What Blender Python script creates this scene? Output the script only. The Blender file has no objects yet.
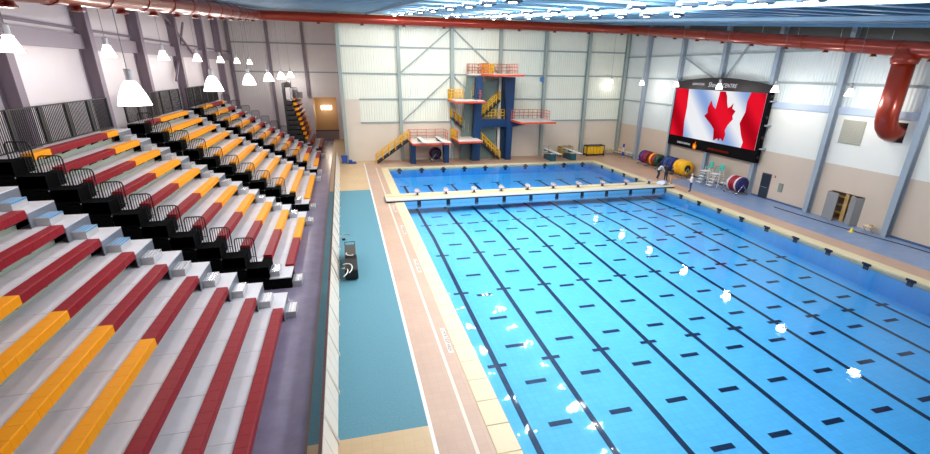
import bpy, bmesh, math, random
from mathutils import Vector, Matrix
random.seed(7)
S = bpy.context.scene
COL = S.collection
rad = math.radians

# ------------------------------------------------------------------ camera
F_PX, CX, CY, W, H = 475.67, 477.04, 261.51, 930, 454
CAM = Vector((-4.195, -10.896, 10.248))
YAW, PITCH, ROLL = 0.2658395, 0.3814337, 0.0153263
fwd = Vector((math.sin(YAW)*math.cos(PITCH), math.cos(YAW)*math.cos(PITCH), -math.sin(PITCH)))
rgt = Vector((math.cos(YAW), -math.sin(YAW), 0))
up = rgt.cross(fwd)
r2 = rgt*math.cos(ROLL) + up*math.sin(ROLL)
u2 = r2.cross(fwd)
cd = bpy.data.cameras.new('camera')
cam = bpy.data.objects.new('camera', cd)
COL.objects.link(cam)
cam.matrix_world = Matrix(((r2.x, u2.x, -fwd.x, CAM.x), (r2.y, u2.y, -fwd.y, CAM.y), (r2.z, u2.z, -fwd.z, CAM.z), (0, 0, 0, 1)))
cd.sensor_width = 36.0
cd.lens = F_PX*36.0/W
cd.shift_x = (W/2-CX)/W
cd.shift_y = (CY-H/2)/W
cd.clip_end = 500
S.camera = cam

# ------------------------------------------------------------------ world, exposure
wd = bpy.data.worlds.new('world'); S.world = wd; wd.use_nodes = True
wd.node_tree.nodes['Background'].inputs[0].default_value = (1.0, 0.98, 0.96, 1)
wd.node_tree.nodes['Background'].inputs[1].default_value = 0.15
S.view_settings.view_transform = 'Standard'
S.view_settings.look = 'None'
S.view_settings.exposure = -0.12
S.view_settings.gamma = 1.0
S.view_settings.use_curve_mapping = False
S.cycles.use_denoising = True
S.cycles.max_bounces = 8
S.cycles.diffuse_bounces = 4
S.cycles.glossy_bounces = 4
S.cycles.transparent_max_bounces = 12
S.cycles.caustics_reflective = False
S.cycles.caustics_refractive = False
S.cycles.sample_clamp_indirect = 6.0

LAMP_W = dict(ceil_up=330.0, ceil_down=260.0, wall=390.0, pend=430.0, back=300.0)

def roof_z(y): return 16.0 - 0.078*(48.0-y)

# ------------------------------------------------------------------ materials
def lin(c):
    c = c/255.0
    return c/12.92 if c <= 0.04045 else ((c+0.055)/1.055)**2.4
def C(r, g, b): return (lin(r), lin(g), lin(b), 1.0)

MATS = {}
def mat(name, rgb, rough=0.55, metal=0.0, var=0.0, vscale=3.0, bump=0.0, bscale=20.0, spec=0.5, wave=None, coat=0.0):
    if name in MATS: return MATS[name]
    m = bpy.data.materials.new(name); m.use_nodes = True
    nt = m.node_tree; b = nt.nodes['Principled BSDF']
    b.inputs['Base Color'].default_value = C(*rgb)
    b.inputs['Roughness'].default_value = rough
    b.inputs['Metallic'].default_value = metal
    b.inputs['Specular IOR Level'].default_value = spec
    if coat: b.inputs['Coat Weight'].default_value = coat
    tc = None
    if var or bump or wave:
        tc = nt.nodes.new('ShaderNodeTexCoord')
    if var:
        n = nt.nodes.new('ShaderNodeTexNoise'); n.inputs['Scale'].default_value = vscale; n.inputs['Detail'].default_value = 4
        nt.links.new(tc.outputs['Object'], n.inputs['Vector'])
        mx = nt.nodes.new('ShaderNodeMixRGB'); mx.blend_type = 'MIX'
        c = C(*rgb)
        mx.inputs[1].default_value = tuple(v*(1-var) for v in c[:3])+(1,)
        mx.inputs[2].default_value = tuple(min(1, v*(1+var)) for v in c[:3])+(1,)
        nt.links.new(n.outputs['Fac'], mx.inputs[0]); nt.links.new(mx.outputs[0], b.inputs['Base Color'])
    if bump:
        n2 = nt.nodes.new('ShaderNodeTexNoise'); n2.inputs['Scale'].default_value = bscale
        nt.links.new(tc.outputs['Object'], n2.inputs['Vector'])
        bp = nt.nodes.new('ShaderNodeBump'); bp.inputs['Strength'].default_value = bump; bp.inputs['Distance'].default_value = 0.02
        nt.links.new(n2.outputs['Fac'], bp.inputs['Height']); nt.links.new(bp.outputs[0], b.inputs['Normal'])
    if wave:   # fine corrugation of sheet metal: (axis, scale, strength)
        wv = nt.nodes.new('ShaderNodeTexWave'); wv.wave_type = 'BANDS'; wv.bands_direction = wave[0]; wv.wave_profile = 'SIN'
        wv.inputs['Scale'].default_value = wave[1]; wv.inputs['Distortion'].default_value = 0
        nt.links.new(tc.outputs['Object'], wv.inputs['Vector'])
        bp = nt.nodes.new('ShaderNodeBump'); bp.inputs['Strength'].default_value = wave[2]; bp.inputs['Distance'].default_value = 0.05
        nt.links.new(wv.outputs['Fac'], bp.inputs['Height']); nt.links.new(bp.outputs[0], b.inputs['Normal'])
    MATS[name] = m
    return m
def emis(name, rgb, s):
    if name in MATS: return MATS[name]
    m = bpy.data.materials.new(name); m.use_nodes = True
    nt = m.node_tree; nt.nodes.remove(nt.nodes['Principled BSDF'])
    e = nt.nodes.new('ShaderNodeEmission'); e.inputs[0].default_value = C(*rgb); e.inputs[1].default_value = s
    nt.links.new(e.outputs[0], nt.nodes['Material Output'].inputs[0])
    MATS[name] = m
    return m
def tile_mat(name, rgb, mortar, w, h, rough=0.4, var=0.06):
    m = bpy.data.materials.new(name); m.use_nodes = True
    nt = m.node_tree; b = nt.nodes['Principled BSDF']; b.inputs['Roughness'].default_value = rough
    tc = nt.nodes.new('ShaderNodeTexCoord')
    br = nt.nodes.new('ShaderNodeTexBrick'); br.offset = 0.0
    c = C(*rgb)
    br.inputs['Color1'].default_value = tuple(v*(1-var) for v in c[:3])+(1,)
    br.inputs['Color2'].default_value = tuple(min(1, v*(1+var)) for v in c[:3])+(1,)
    br.inputs['Mortar'].default_value = C(*mortar)
    br.inputs['Scale'].default_value = 1.0; br.inputs['Brick Width'].default_value = w; br.inputs['Row Height'].default_value = h
    br.inputs['Mortar Size'].default_value = 0.008
    nt.links.new(tc.outputs['Object'], br.inputs['Vector'])
    n = nt.nodes.new('ShaderNodeTexNoise'); n.inputs['Scale'].default_value = 0.35; n.inputs['Detail'].default_value = 5
    nt.links.new(tc.outputs['Object'], n.inputs['Vector'])
    mx = nt.nodes.new('ShaderNodeMixRGB'); mx.blend_type = 'OVERLAY'; mx.inputs[0].default_value = 0.18
    nt.links.new(br.outputs['Color'], mx.inputs[1]); nt.links.new(n.outputs['Fac'], mx.inputs[2])
    nt.links.new(mx.outputs[0], b.inputs['Base Color'])
    MATS[name] = m
    return m
def speckle_mat(name, rgb, rough, amt, scale, spec=0.5):
    m = mat(name, rgb, rough, spec=spec)
    nt = m.node_tree; b = nt.nodes['Principled BSDF']
    tc = nt.nodes.new('ShaderNodeTexCoord')
    n = nt.nodes.new('ShaderNodeTexNoise'); n.inputs['Scale'].default_value = scale; n.inputs['Detail'].default_value = 6; n.inputs['Roughness'].default_value = 0.75
    nt.links.new(tc.outputs['Object'], n.inputs['Vector'])
    rp = nt.nodes.new('ShaderNodeValToRGB'); c = C(*rgb)
    rp.color_ramp.elements[0].position = 0.35; rp.color_ramp.elements[0].color = tuple(v*(1-amt) for v in c[:3])+(1,)
    rp.color_ramp.elements[1].position = 0.65; rp.color_ramp.elements[1].color = tuple(min(1, v*(1+amt)) for v in c[:3])+(1,)
    nt.links.new(n.outputs['Fac'], rp.inputs[0]); nt.links.new(rp.outputs[0], b.inputs['Base Color'])
    return m

M_white = mat('white_paint', (232, 230, 224), 0.45)
M_black = mat('black_metal', (16, 15, 17), 0.5)
M_darksteel = mat('dark_steel', (45, 44, 48), 0.4, 0.3)
M_maroon = mat('maroon_plastic', (138, 8, 26), 0.45, var=0.05, vscale=8, spec=0.2)
M_yellow = mat('yellow_plastic', (246, 156, 0), 0.45, var=0.04, vscale=8, spec=0.2)
M_tread = speckle_mat('tread_grey', (210, 206, 210), 0.42, 0.06, 1.2)
M_riser = mat('riser_grey', (150, 160, 146), 0.45, 0.1)
M_step = mat('step_grey', (185, 184, 186), 0.35, 0.3)
M_nosing = mat('nosing_aluminium', (225, 222, 228), 0.25, 0.7)
M_nosing_blue = mat('nosing_blue', (70, 150, 205), 0.3, 0.3)
M_matte = mat('matte_black', (9, 9, 10), 0.9, spec=0.05)
M_aisler = mat('aisle_riser', (124, 128, 138), 0.35, 0.3)
M_gap = mat('support_black', (22, 20, 22), 0.6)
M_colr = mat('steel_column', (148, 158, 168), 0.5, var=0.05)
M_coll = mat('mauve_column', (128, 112, 124), 0.5, var=0.05)
M_colf = mat('greygreen_column', (152, 162, 156), 0.5, var=0.05)
M_girt = mat('steel_girt', (150, 158, 158), 0.5)
M_sheet_far = mat('sheet_far', (230, 230, 212), 0.4, var=0.05, vscale=0.6, wave=('X', 1.1, 0.5))
M_sheet_right = mat('sheet_right', (214, 218, 214), 0.4, var=0.05, vscale=0.6, wave=('Y', 1.1, 0.6))
M_panel_right = mat('panel_right', (226, 222, 212), 0.5, var=0.04, vscale=0.4)
M_beige = mat('beige_block', (204, 184, 164), 0.55, var=0.05, vscale=0.5)
M_beige_far = mat('beige_far', (216, 202, 184), 0.55, var=0.05, vscale=0.5)
M_panel_left = mat('panel_left', (226, 214, 216), 0.4, var=0.05, vscale=0.4)
M_sheet_deep = mat('sheet_deep', (224, 216, 214), 0.45, var=0.04, vscale=0.5, wave=('X', 1.1, 0.4))
M_band = mat('blue_grey_band', (170, 180, 196), 0.5)
M_duct = mat('duct_orange', (146, 38, 8), 0.3, 0.25, var=0.1, vscale=1.5, coat=0.3)
M_blue = mat('tower_blue', (8, 50, 92), 0.4, var=0.08, vscale=1.0)
M_redslab = mat('platform_red', (206, 70, 40), 0.5)
M_plattop = mat('platform_top', (232, 220, 208), 0.6)
M_railred = mat('rail_red', (200, 92, 60), 0.4)
M_railyel = mat('rail_yellow', (236, 176, 20), 0.4)
M_cream = mat('coping_cream', (218, 200, 160), 0.45, var=0.05, vscale=1.0)
M_line = mat('line_navy', (8, 22, 52), 0.5)
M_glassgrey = mat('smoked_panel', (110, 124, 116), 0.25, var=0.1, vscale=0.8)
M_steel = mat('stainless', (200, 204, 208), 0.25, 0.9)
M_lampwhite = emis('lamp_glow', (255, 250, 244), 6.0)
M_lampspot = emis('lamp_bulb', (255, 250, 240), 14.0)

# ------------------------------------------------------------------ mesh helpers
class MB:
    def __init__(s): s.v = []; s.f = []; s.m = []; s.cur = 0
    def add(s, vs, fs):
        o = len(s.v); s.v += [tuple(v) for v in vs]
        for f in fs: s.f.append(tuple(i+o for i in f)); s.m.append(s.cur)
        return s
    def box(s, x0, x1, y0, y1, z0, z1):
        return s.add([(x0, y0, z0), (x1, y0, z0), (x1, y1, z0), (x0, y1, z0), (x0, y0, z1), (x1, y0, z1), (x1, y1, z1), (x0, y1, z1)],
                     [(0, 3, 2, 1), (4, 5, 6, 7), (0, 1, 5, 4), (1, 2, 6, 5), (2, 3, 7, 6), (3, 0, 4, 7)])
    def cbox(s, x0, x1, y0, y1, z0, z1, c=0.02):       # chamfered along top and sides
        vs = []
        for z, k in ((z0, c), (z0+c, 0), (z1-c, 0), (z1, c)):
            vs += [(x0+k, y0+k, z), (x1-k, y0+k, z), (x1-k, y1-k, z), (x0+k, y1-k, z)]
        fs = [(3, 2, 1, 0), (12, 13, 14, 15)]
        for l in range(3):
            for i in range(4):
                j = (i+1) % 4; fs.append((l*4+i, l*4+j, l*4+4+j, l*4+4+i))
        return s.add(vs, fs)
    def prism(s, poly, axis, a, b):     # poly of 2-tuples extruded along axis from a to b
        n = len(poly)
        def P(p, t):
            return {'x': (t, p[0], p[1]), 'y': (p[0], t, p[1]), 'z': (p[0], p[1], t)}[axis]
        vs = [P(p, a) for p in poly]+[P(p, b) for p in poly]
        return s.add(vs, [tuple(range(n))[::-1], tuple(range(n, 2*n))]+[(i, (i+1) % n, n+(i+1) % n, n+i) for i in range(n)])
    def bar(s, p, q, w, h=None, upv=(0, 0, 1)):
        h = h or w; p = Vector(p); q = Vector(q); d = (q-p).normalized(); u = Vector(upv)
        if abs(d.dot(u)) > 0.98: u = Vector((1, 0, 0))
        a = d.cross(u).normalized()*w/2; b = d.cross(a).normalized()*h/2
        vs = [p-a-b, p+a-b, p+a+b, p-a+b, q-a-b, q+a-b, q+a+b, q-a+b]
        return s.add(vs, [(0, 3, 2, 1), (4, 5, 6, 7), (0, 1, 5, 4), (1, 2, 6, 5), (2, 3, 7, 6), (3, 0, 4, 7)])
    def tube(s, pts, r, n=8, cap=True):
        pts = [Vector(p) for p in pts]; rings = []; ref = None
        for i, p in enumerate(pts):
            d = ((pts[min(i+1, len(pts)-1)]-p).normalized()+(p-pts[max(i-1, 0)]).normalized()).normalized()
            if ref is None: ref = Vector((0, 0, 1)) if abs(d.z) < 0.9 else Vector((1, 0, 0))
            a = d.cross(ref).normalized(); b = a.cross(d).normalized(); ref = b
            rr = r[i] if isinstance(r, (list, tuple)) else r
            rings.append([p+a*math.cos(2*math.pi*k/n)*rr+b*math.sin(2*math.pi*k/n)*rr for k in range(n)])
        vs = [v for g in rings for v in g]; fs = []
        for i in range(len(pts)-1):
            for k in range(n): fs.append((i*n+k, i*n+(k+1) % n, (i+1)*n+(k+1) % n, (i+1)*n+k))
        if cap: fs += [tuple(range(n))[::-1], tuple((len(pts)-1)*n+k for k in range(n))]
        return s.add(vs, fs)
    def lathe(s, prof, n=24, axis='z', c=(0, 0, 0)):
        vs = []; fs = []
        for r, t in prof:
            for k in range(n):
                a = 2*math.pi*k/n; u, v = r*math.cos(a), r*math.sin(a)
                p = {'z': (u, v, t), 'y': (u, t, v), 'x': (t, u, v)}[axis]
                vs.append((p[0]+c[0], p[1]+c[1], p[2]+c[2]))
        for i in range(len(prof)-1):
            for k in range(n): fs.append((i*n+k, i*n+(k+1) % n, (i+1)*n+(k+1) % n, (i+1)*n+k))
        return s.add(vs, fs)
    def mesh(s, name, mats, smooth=False):
        me = bpy.data.meshes.new(name); me.from_pydata(s.v, [], s.f)
        for m in (mats if isinstance(mats, (list, tuple)) else [mats]): me.materials.append(m)
        for p, i in zip(me.polygons, s.m): p.material_index = i; p.use_smooth = smooth
        bm = bmesh.new(); bm.from_mesh(me); bmesh.ops.recalc_face_normals(bm, faces=bm.faces); bm.to_mesh(me); bm.free()
        me.update()
        return me
    def build(s, name, mats, parent=None, smooth=False, **kw):
        return put(name, s.mesh(name, mats, smooth), parent, **kw)

def put(name, data, parent=None, loc=(0, 0, 0), rz=0.0, label=None, cat=None, group=None, kind=None):
    o = bpy.data.objects.new(name, data); COL.objects.link(o)
    o.location = loc; o.rotation_euler = (0, 0, rz)
    if parent: o.parent = parent
    if label: o['label'] = label
    if cat: o['category'] = cat
    if group: o['group'] = group
    if kind: o['kind'] = kind
    return o
def thing(name, label, cat, loc=(0, 0, 0), rz=0.0, group=None, kind=None):
    return put(name, None, None, loc, rz, label, cat, group, kind)
def struct(name, label, loc=(0, 0, 0)):
    o = put(name, None, None, loc); o['kind'] = 'structure'; o['label'] = label
    return o
def copy_tree(o, parent=None):
    c = o.copy(); COL.objects.link(c); c.parent = parent
    for ch in list(o.children): copy_tree(ch, c)
    return c
def light(kind, name, loc, power, parent=None, size=0.3, color=(1, 0.97, 0.93), rot=None, spot=None):
    l = bpy.data.lights.new(name, kind); l.energy = power; l.color = color
    if kind == 'AREA': l.shape = 'DISK'; l.size = size
    else: l.shadow_soft_size = size
    if kind == 'SPOT': l.spot_size = spot or rad(140); l.spot_blend = 0.6
    o = bpy.data.objects.new(name, l); COL.objects.link(o); o.location = loc
    if rot: o.rotation_euler = rot
    if parent: o.parent = parent
    return o
def text(name, body, size, m, parent, loc, rot, extrude=0.004, shear=0.0, space=1.0):
    c = bpy.data.curves.new(name, 'FONT'); c.body = body; c.size = size; c.extrude = extrude; c.align_x = 'CENTER'; c.align_y = 'CENTER'
    c.shear = shear; c.space_character = space
    c.materials.append(m)
    tmp = bpy.data.objects.new(name, c); COL.objects.link(tmp)
    me = bpy.data.meshes.new_from_object(tmp.evaluated_get(bpy.context.evaluated_depsgraph_get()))
    bpy.data.objects.remove(tmp)
    o = put(name, me, parent, loc); o.rotation_euler = rot
    return o

# ================================================================== STRUCTURE
XR, YF, YD, XL, XJ = 31.5, 48.2, 68.0, -19.1, -4.4      # inner faces of walls
YN = -13.0
PY0, PY1 = -8.0, 42.83                                    # pool ends
floor = struct('floor', 'pool deck floor of tan tile, teal and slate blue surfaces')
M_tan = tile_mat('tan_tile', (190, 154, 130), (183, 147, 124), 0.3, 0.3, 0.4, 0.025)
M_sand = tile_mat('sand_tile', (206, 174, 132), (198, 167, 126), 0.3, 0.3, 0.4, 0.025)
M_teal = speckle_mat('teal_rubber', (90, 140, 154), 0.6, 0.12, 14.0, spec=0.3)
M_purple = speckle_mat('mauve_concrete', (128, 118, 140), 0.22, 0.12, 0.7)
M_slate = speckle_mat('slate_blue_floor', (122, 142, 176), 0.35, 0.12, 1.2)
def slab(name, m, x0, x1, y0, y1, top=0.0, th=0.3):
    return MB().box(x0, x1, y0, y1, top-th, top).build(name, m, floor)
slab('concourse', M_purple, XL, -6.12, YN, YD)
slab('edge_strip', mat('brown_edge', (120, 92, 80), 0.4), -6.12, -6.04, YN, YD, 0.006)
slab('deck_sand_near', M_sand, -6.04, -2.48, YN, 0.87)
slab('teal_surface', M_teal, -6.04, -2.48, 0.87, 33.0)
slab('deck_sand_beyond', M_sand, -6.04, -2.48, 33.0, YF)
slab('deck_sand_passage', M_sand, -6.04, XJ, YF, YD)
slab('white_stripe', M_white, -2.48, -2.36, YN, 46.5, 0.002)
slab('deck_tan', M_tan, -2.36, -1.33, YN, 46.5)
slab('drain_strip', mat('drain_grate', (226, 208, 190), 0.5), -1.33, -1.22, YN, 43.55, 0.002)
slab('deck_tan', M_tan, -1.22, -0.75, YN, 43.55)
slab('deck_tan', M_tan, -1.33, -0.75, 43.55, 46.5)
slab('deck_sand', M_sand, -2.48, -0.75, 46.5, YF)
slab('deck_tan', M_tan, -0.75, 27.3, 43.55, YF)
slab('deck_tan', M_tan, 25.75, 27.3, YN, 43.55)
slab('deck_tan', M_tan, 27.3, XR, 31.5, YF)
slab('slate_surface', M_slate, 27.3, XR, YN, 31.5)
# coping in stone lengths
cop = MB()
L = 1.2
y = PY0
while y < PY1-0.01:
    y2 = min(y+L, PY1)
    for x0, x1 in ((-0.75, 0.0), (25.0, 25.75)):
        MB().cbox(x0, x1, y+0.006, y2-0.006, -0.3, 0.02, 0.012).build('coping_stone', M_cream, floor)
    y = y2
x = -0.75
while x < 25.74:
    x2 = min(x+L, 25.75)
    MB().cbox(x+0.006, x2-0.006, PY1, PY1+0.72, -0.3, 0.02, 0.012).build('coping_stone', M_cream, floor)
    x = x2

# ---- pool basin
pool = struct('floor_pool', 'blue tiled swimming pool basin with dark lane lines')
def pool_z(y):
    P = [(-20, -2.2), (0, -1.72), (6, -1.5), (12, -1.28), (17, -1.08), (21, -0.93), (25, -1.04), (30, -1.1), (60, -1.05)]
    for (a, za), (b, zb) in zip(P, P[1:]):
        if a <= y <= b: return za+(zb-za)*(y-a)/(b-a)
M_basin = tile_mat('basin_tile', (132, 216, 246), (120, 204, 238), 0.3, 0.3, 0.5, 0.03)
M_bwall = tile_mat('basin_wall_tile', (110, 190, 236), (100, 180, 228), 0.3, 0.3, 0.5, 0.03)
ys = [PY0, 0, 6, 12, 14, 17, 19, 21, 23, 25, 28, 30, 36, PY1]
b = MB()
for ya, yb in zip(ys, ys[1:]):
    b.add([(0, ya, pool_z(ya)), (25, ya, pool_z(ya)), (25, yb, pool_z(yb)), (0, yb, pool_z(yb))], [(0, 1, 2, 3)])
b.build('basin_floor', M_basin, pool)
for nm, args in (('basin_wall', (-0.2, 0.0, PY0, PY1)), ('basin_wall', (25.0, 25.2, PY0, PY1)), ('basin_wall', (-0.2, 25.2, PY1, PY1+0.2)), ('basin_wall', (-0.2, 25.2, PY0-0.2, PY0))):
    MB().box(*args, -2.4, -0.31).build(nm, M_bwall, pool)
MB().box(0.0, 0.02, PY0, PY1, -0.12, -0.02).build('gutter_line', M_line, pool)
def strip(b, x0, x1, y0, y1, dz=0.012):
    cuts = [y0]+[v for v in ys if y0 < v < y1]+[y1]
    for ya, yb in zip(cuts, cuts[1:]):
        b.add([(x0, ya, pool_z(ya)+dz), (x1, ya, pool_z(ya)+dz), (x1, yb, pool_z(yb)+dz), (x0, yb, pool_z(yb)+dz)], [(0, 1, 2, 3)])
    return b
crossY = [5.55, 12.35, 17.75, 24.3]
dashY = [-3.3, -0.8, 1.75, 4.2, 6.85, 9.4, 11.95, 14.5, 17.05, 19.5, 21.9, 24.2, 26.6]
for k in range(10):
    x = 1.25+2.5*k
    b = MB(); strip(b, x-0.12, x+0.12, PY0, 29.6)
    for cy in crossY: strip(b, x-0.42, x+0.42, cy-0.11+0.06*k, cy+0.11+0.06*k, 0.016)
    b.build('lane_line', M_line, pool)
    b = MB(); strip(b, x-0.12, x+0.12, 31.0, 38.5); strip(b, x-0.5, x+0.5, 38.3, 38.55, 0.016)
    b.build('lane_line', M_line, pool)
    # wall targets
    MB().box(x-0.15, x+0.15, PY1-0.03, PY1, -0.65, -0.05).box(x-0.3, x+0.3, PY1-0.032, PY1, -0.36, -0.2).build('wall_target', M_line, pool)
for k in range(9):
    x = 2.5+2.5*k
    for dy in dashY: strip(MB(), x-0.45, x+0.45, dy-0.12+0.06*k, dy+0.12+0.06*k).build('floor_dash', M_line, pool)
    for dy in (32.5, 35.2): strip(MB(), x-0.45, x+0.45, dy-0.12, dy+0.12).build('floor_dash', M_line, pool)
yy = 40.2
while yy > -6:
    MB().box(24.96, 25.0, yy-0.16, yy+0.16, -0.4, 0.0).box(24.95, 25.0, yy-0.26, yy+0.26, -0.12, 0.0).build('wall_target', M_line, pool)
    yy -= 2.45

def water_mat(name, col, dens):
    m = bpy.data.materials.new(name); m.use_nodes = True
    nt = m.node_tree; nt.nodes.remove(nt.nodes['Principled BSDF']); out = nt.nodes['Material Output']
    tr = nt.nodes.new('ShaderNodeBsdfTransparent'); gl = nt.nodes.new('ShaderNodeBsdfGlossy'); gl.inputs['Roughness'].default_value = 0.03
    fr = nt.nodes.new('ShaderNodeFresnel'); fr.inputs['IOR'].default_value = 1.33
    mx = nt.nodes.new('ShaderNodeMixShader')
    tc = nt.nodes.new('ShaderNodeTexCoord'); n = nt.nodes.new('ShaderNodeTexNoise'); n.inputs['Scale'].default_value = 0.9; n.inputs['Detail'].default_value = 3
    bp = nt.nodes.new('ShaderNodeBump'); bp.inputs['Strength'].default_value = 0.16; bp.inputs['Distance'].default_value = 0.06
    nt.links.new(tc.outputs['Object'], n.inputs['Vector']); nt.links.new(n.outputs['Fac'], bp.inputs['Height'])
    nt.links.new(bp.outputs[0], gl.inputs['Normal'])
    mu = nt.nodes.new('ShaderNodeMath'); mu.operation = 'MULTIPLY'; mu.inputs[1].default_value = 0.6
    nt.links.new(fr.outputs[0], mu.inputs[0]); nt.links.new(mu.outputs[0], mx.inputs[0]); nt.links.new(tr.outputs[0], mx.inputs[1]); nt.links.new(gl.outputs[0], mx.inputs[2])
    nt.links.new(mx.outputs[0], out.inputs['Surface'])
    va = nt.nodes.new('ShaderNodeVolumeAbsorption'); va.inputs['Color'].default_value = col; va.inputs['Density'].default_value = dens
    nt.links.new(va.outputs[0], out.inputs['Volume'])
    return m
for nm, y0, y1, dens, lb in (('water_main', PY0-0.05, 28.8, 0.20, 'clear blue water of the lane pool'), ('water_diving', 28.82, PY1+0.05, 0.26, 'deeper blue water of the diving tank')):
    o = MB().box(-0.05, 25.05, y0, y1, -2.6, -0.1).build(nm, water_mat(nm, (0.06, 0.63, 0.98, 1), dens))
    o['kind'] = 'structure'; o['label'] = lb

# ---- ceiling
ceil = struct('ceiling', 'sloping steel roof deck with blue grey joists')
M_deck = mat('roof_deck', (226, 236, 242), 0.5, 0.0, wave=('Y', 1.4, 0.5))
M_joist = mat('roof_joist', (112, 150, 176), 0.45, var=0.08)
MB().add([(XL-0.6, YN, roof_z(YN)), (XR+0.6, YN, roof_z(YN)), (XR+0.6, YD+0.4, roof_z(YD+0.4)), (XL-0.6, YD+0.4, roof_z(YD+0.4)),
          (XL-0.6, YN, roof_z(YN)+0.2), (XR+0.6, YN, roof_z(YN)+0.2), (XR+0.6, YD+0.4, roof_z(YD+0.4)+0.2), (XL-0.6, YD+0.4, roof_z(YD+0.4)+0.2)],
         [(0, 1, 2, 3), (7, 6, 5, 4), (0, 4, 5, 1), (1, 5, 6, 2), (2, 6, 7, 3), (3, 7, 4, 0)]).build('roof_deck', M_deck, ceil)
jm = MB().box(XL, XR, -0.05, 0.05, -0.12, 0.0).box(XL, XR, -0.12, 0.12, -0.15, -0.12).mesh('joist', M_joist)
y = -6.0
while y < YD:
    put('joist', jm, ceil, (0, y, roof_z(y))); y += 1.9
pm = MB()
for px in (-1.0, 8.5, 17.5, 26.5):
    MB().bar((px, YN, roof_z(YN)-0.24), (px, YF, roof_z(YF)-0.24), 0.16, 0.16).build('purlin', M_joist, ceil)

# ---- walls
def sheet_x(parent, name, m, y0, y1, z0, z1, x, th=0.06):    # panel on a wall at constant x (thickness towards outside sign th)
    # z1 None: up to roof
    a = z1 if z1 is not None else roof_z(y0)-0.02; c = z1 if z1 is not None else roof_z(y1)-0.02
    return MB().prism([(y0, z0), (y1, z0), (y1, c), (y0, a)], 'x', x, x+th).build(name, m, parent)
def sheet_y(parent, name, m, x0, x1, z0, z1, y, th=0.06):
    return MB().box(x0, x1, y, y+th, z0, z1).build(name, m, parent)

# right wall
wr = struct('wall_right', 'long wall with beige base, white panels and corrugated metal above')
colsR = [-0.4, 5.8, 12.0, 18.2, 24.4, 30.6, 36.9, 43.2]
edges = [YN]+colsR+[YF]
for ya, yb in zip(edges, edges[1:]):
    if abs(ya-12.0) < 0.1:      # bay with the alcove opening
        sheet_x(wr, 'beige_panel', M_beige, ya, 14.2, 0, 4.05, XR, 0.12)
        sheet_x(wr, 'beige_panel', M_beige, 16.75, yb, 0, 4.05, XR, 0.12)
        sheet_x(wr, 'beige_panel', M_beige, 14.2, 16.75, 2.15, 4.05, XR, 0.12)
    else:
        sheet_x(wr, 'beige_panel', M_beige, ya, yb, 0, 4.05, XR, 0.12)
    if yb <= 30.7:
        sheet_x(wr, 'white_panel', M_panel_right, ya, yb, 4.05, 7.75, XR, 0.1)
    else:
        sheet_x(wr, 'white_panel', M_sheet_right, ya, yb, 4.05, 7.75, XR, 0.1)
    sheet_x(wr, 'corrugated_sheet', M_sheet_right, ya, yb, 7.75, None, XR+0.03, 0.1)
    MB().box(XR-0.1, XR+0.03, ya+0.2, yb-0.2, 9.6, 9.75).build('girt', M_girt, wr)
    if roof_z(ya) > 13: MB().box(XR-0.1, XR+0.03, ya+0.2, yb-0.2, 12.0, 12.15).build('girt', M_girt, wr)
    if yb <= 30.7: MB().box(XR-0.12, XR, ya+0.2, yb-0.2, 7.65, 8.15).build('band', M_band, wr)
    else: MB().box(XR-0.1, XR+0.03, ya+0.2, yb-0.2, 6.9, 7.05).build('girt', M_girt, wr)
    MB().box(XR-0.03, XR, ya+0.2, yb-0.2, 0, 0.14).build('baseboard', mat('blue_base', (70, 92, 130), 0.5), wr) if not abs(ya-12.0) < 0.1 else None
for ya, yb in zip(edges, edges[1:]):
    MB().prism([(ya+0.25, roof_z(ya)-1.15), (yb-0.25, roof_z(yb)-1.15), (yb-0.25, roof_z(yb)-0.04), (ya+0.25, roof_z(ya)-0.04)], 'x', XR-0.14, XR+0.03).build('wall_top_shade', mat('painted_shade_grey', (84, 84, 80), 0.6, var=0.1), wr)  # dark grey panels: shadow zone above the duct painted into their colour
for yc in colsR:
    zt = roof_z(yc)-0.05
    MB().box(XR-0.45, XR, yc-0.02, yc+0.02, 0, zt).box(XR-0.47, XR-0.43, yc-0.2, yc+0.2, 0, zt).box(XR-0.04, XR, yc-0.2, yc+0.2, 0, zt).build('column', M_colr, wr)
for (ya, za), (yb, zb) in (((36.9, 12.0), (30.6, 9.4)), ((30.6, 9.4), (27.8, 12.9))):
    MB().bar((XR-0.2, ya, za), (XR-0.2, yb, zb), 0.12, 0.12).build('brace', M_girt, wr)

# far wall behind the diving tower
wf = struct('wall_back', 'tall wall of pale corrugated sheet over beige block behind the diving tower')
colsF = [2.25, 8.45, 14.35, 20.15, 25.9]
ex = [XJ]+colsF+[XR]
for xa, xb in zip(ex, ex[1:]):
    sheet_y(wf, 'beige_panel', M_beige_far, xa, xb, 0, 4.35, YF, 0.12)
    if xa == XJ:
        sheet_y(wf, 'beige_panel', M_beige_far, xa, xa+2.0, 4.35, 7.0, YF, 0.12)
        sheet_y(wf, 'corrugated_sheet', M_sheet_far, xa+2.0, xb, 4.35, 7.0, YF+0.02, 0.1)
    else:
        sheet_y(wf, 'corrugated_sheet', M_sheet_far, xa, xb, 4.35, 7.0, YF+0.02, 0.1)
    for za, zb in ((7.0, 9.75), (9.75, 12.5), (12.5, roof_z(YF)-0.02)):
        sheet_y(wf, 'corrugated_sheet', M_sheet_far, xa, xb, za+0.005, zb, YF+0.02, 0.1)
    for zg in (4.35, 6.95, 9.7, 12.5):
        x0 = xa+0.2 if (xa != XJ or zg > 8) else xa+2.0
        MB().box(x0, xb-0.2, YF-0.12, YF+0.02, zg, zg+0.16).build('girt', M_girt, wf)
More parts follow.
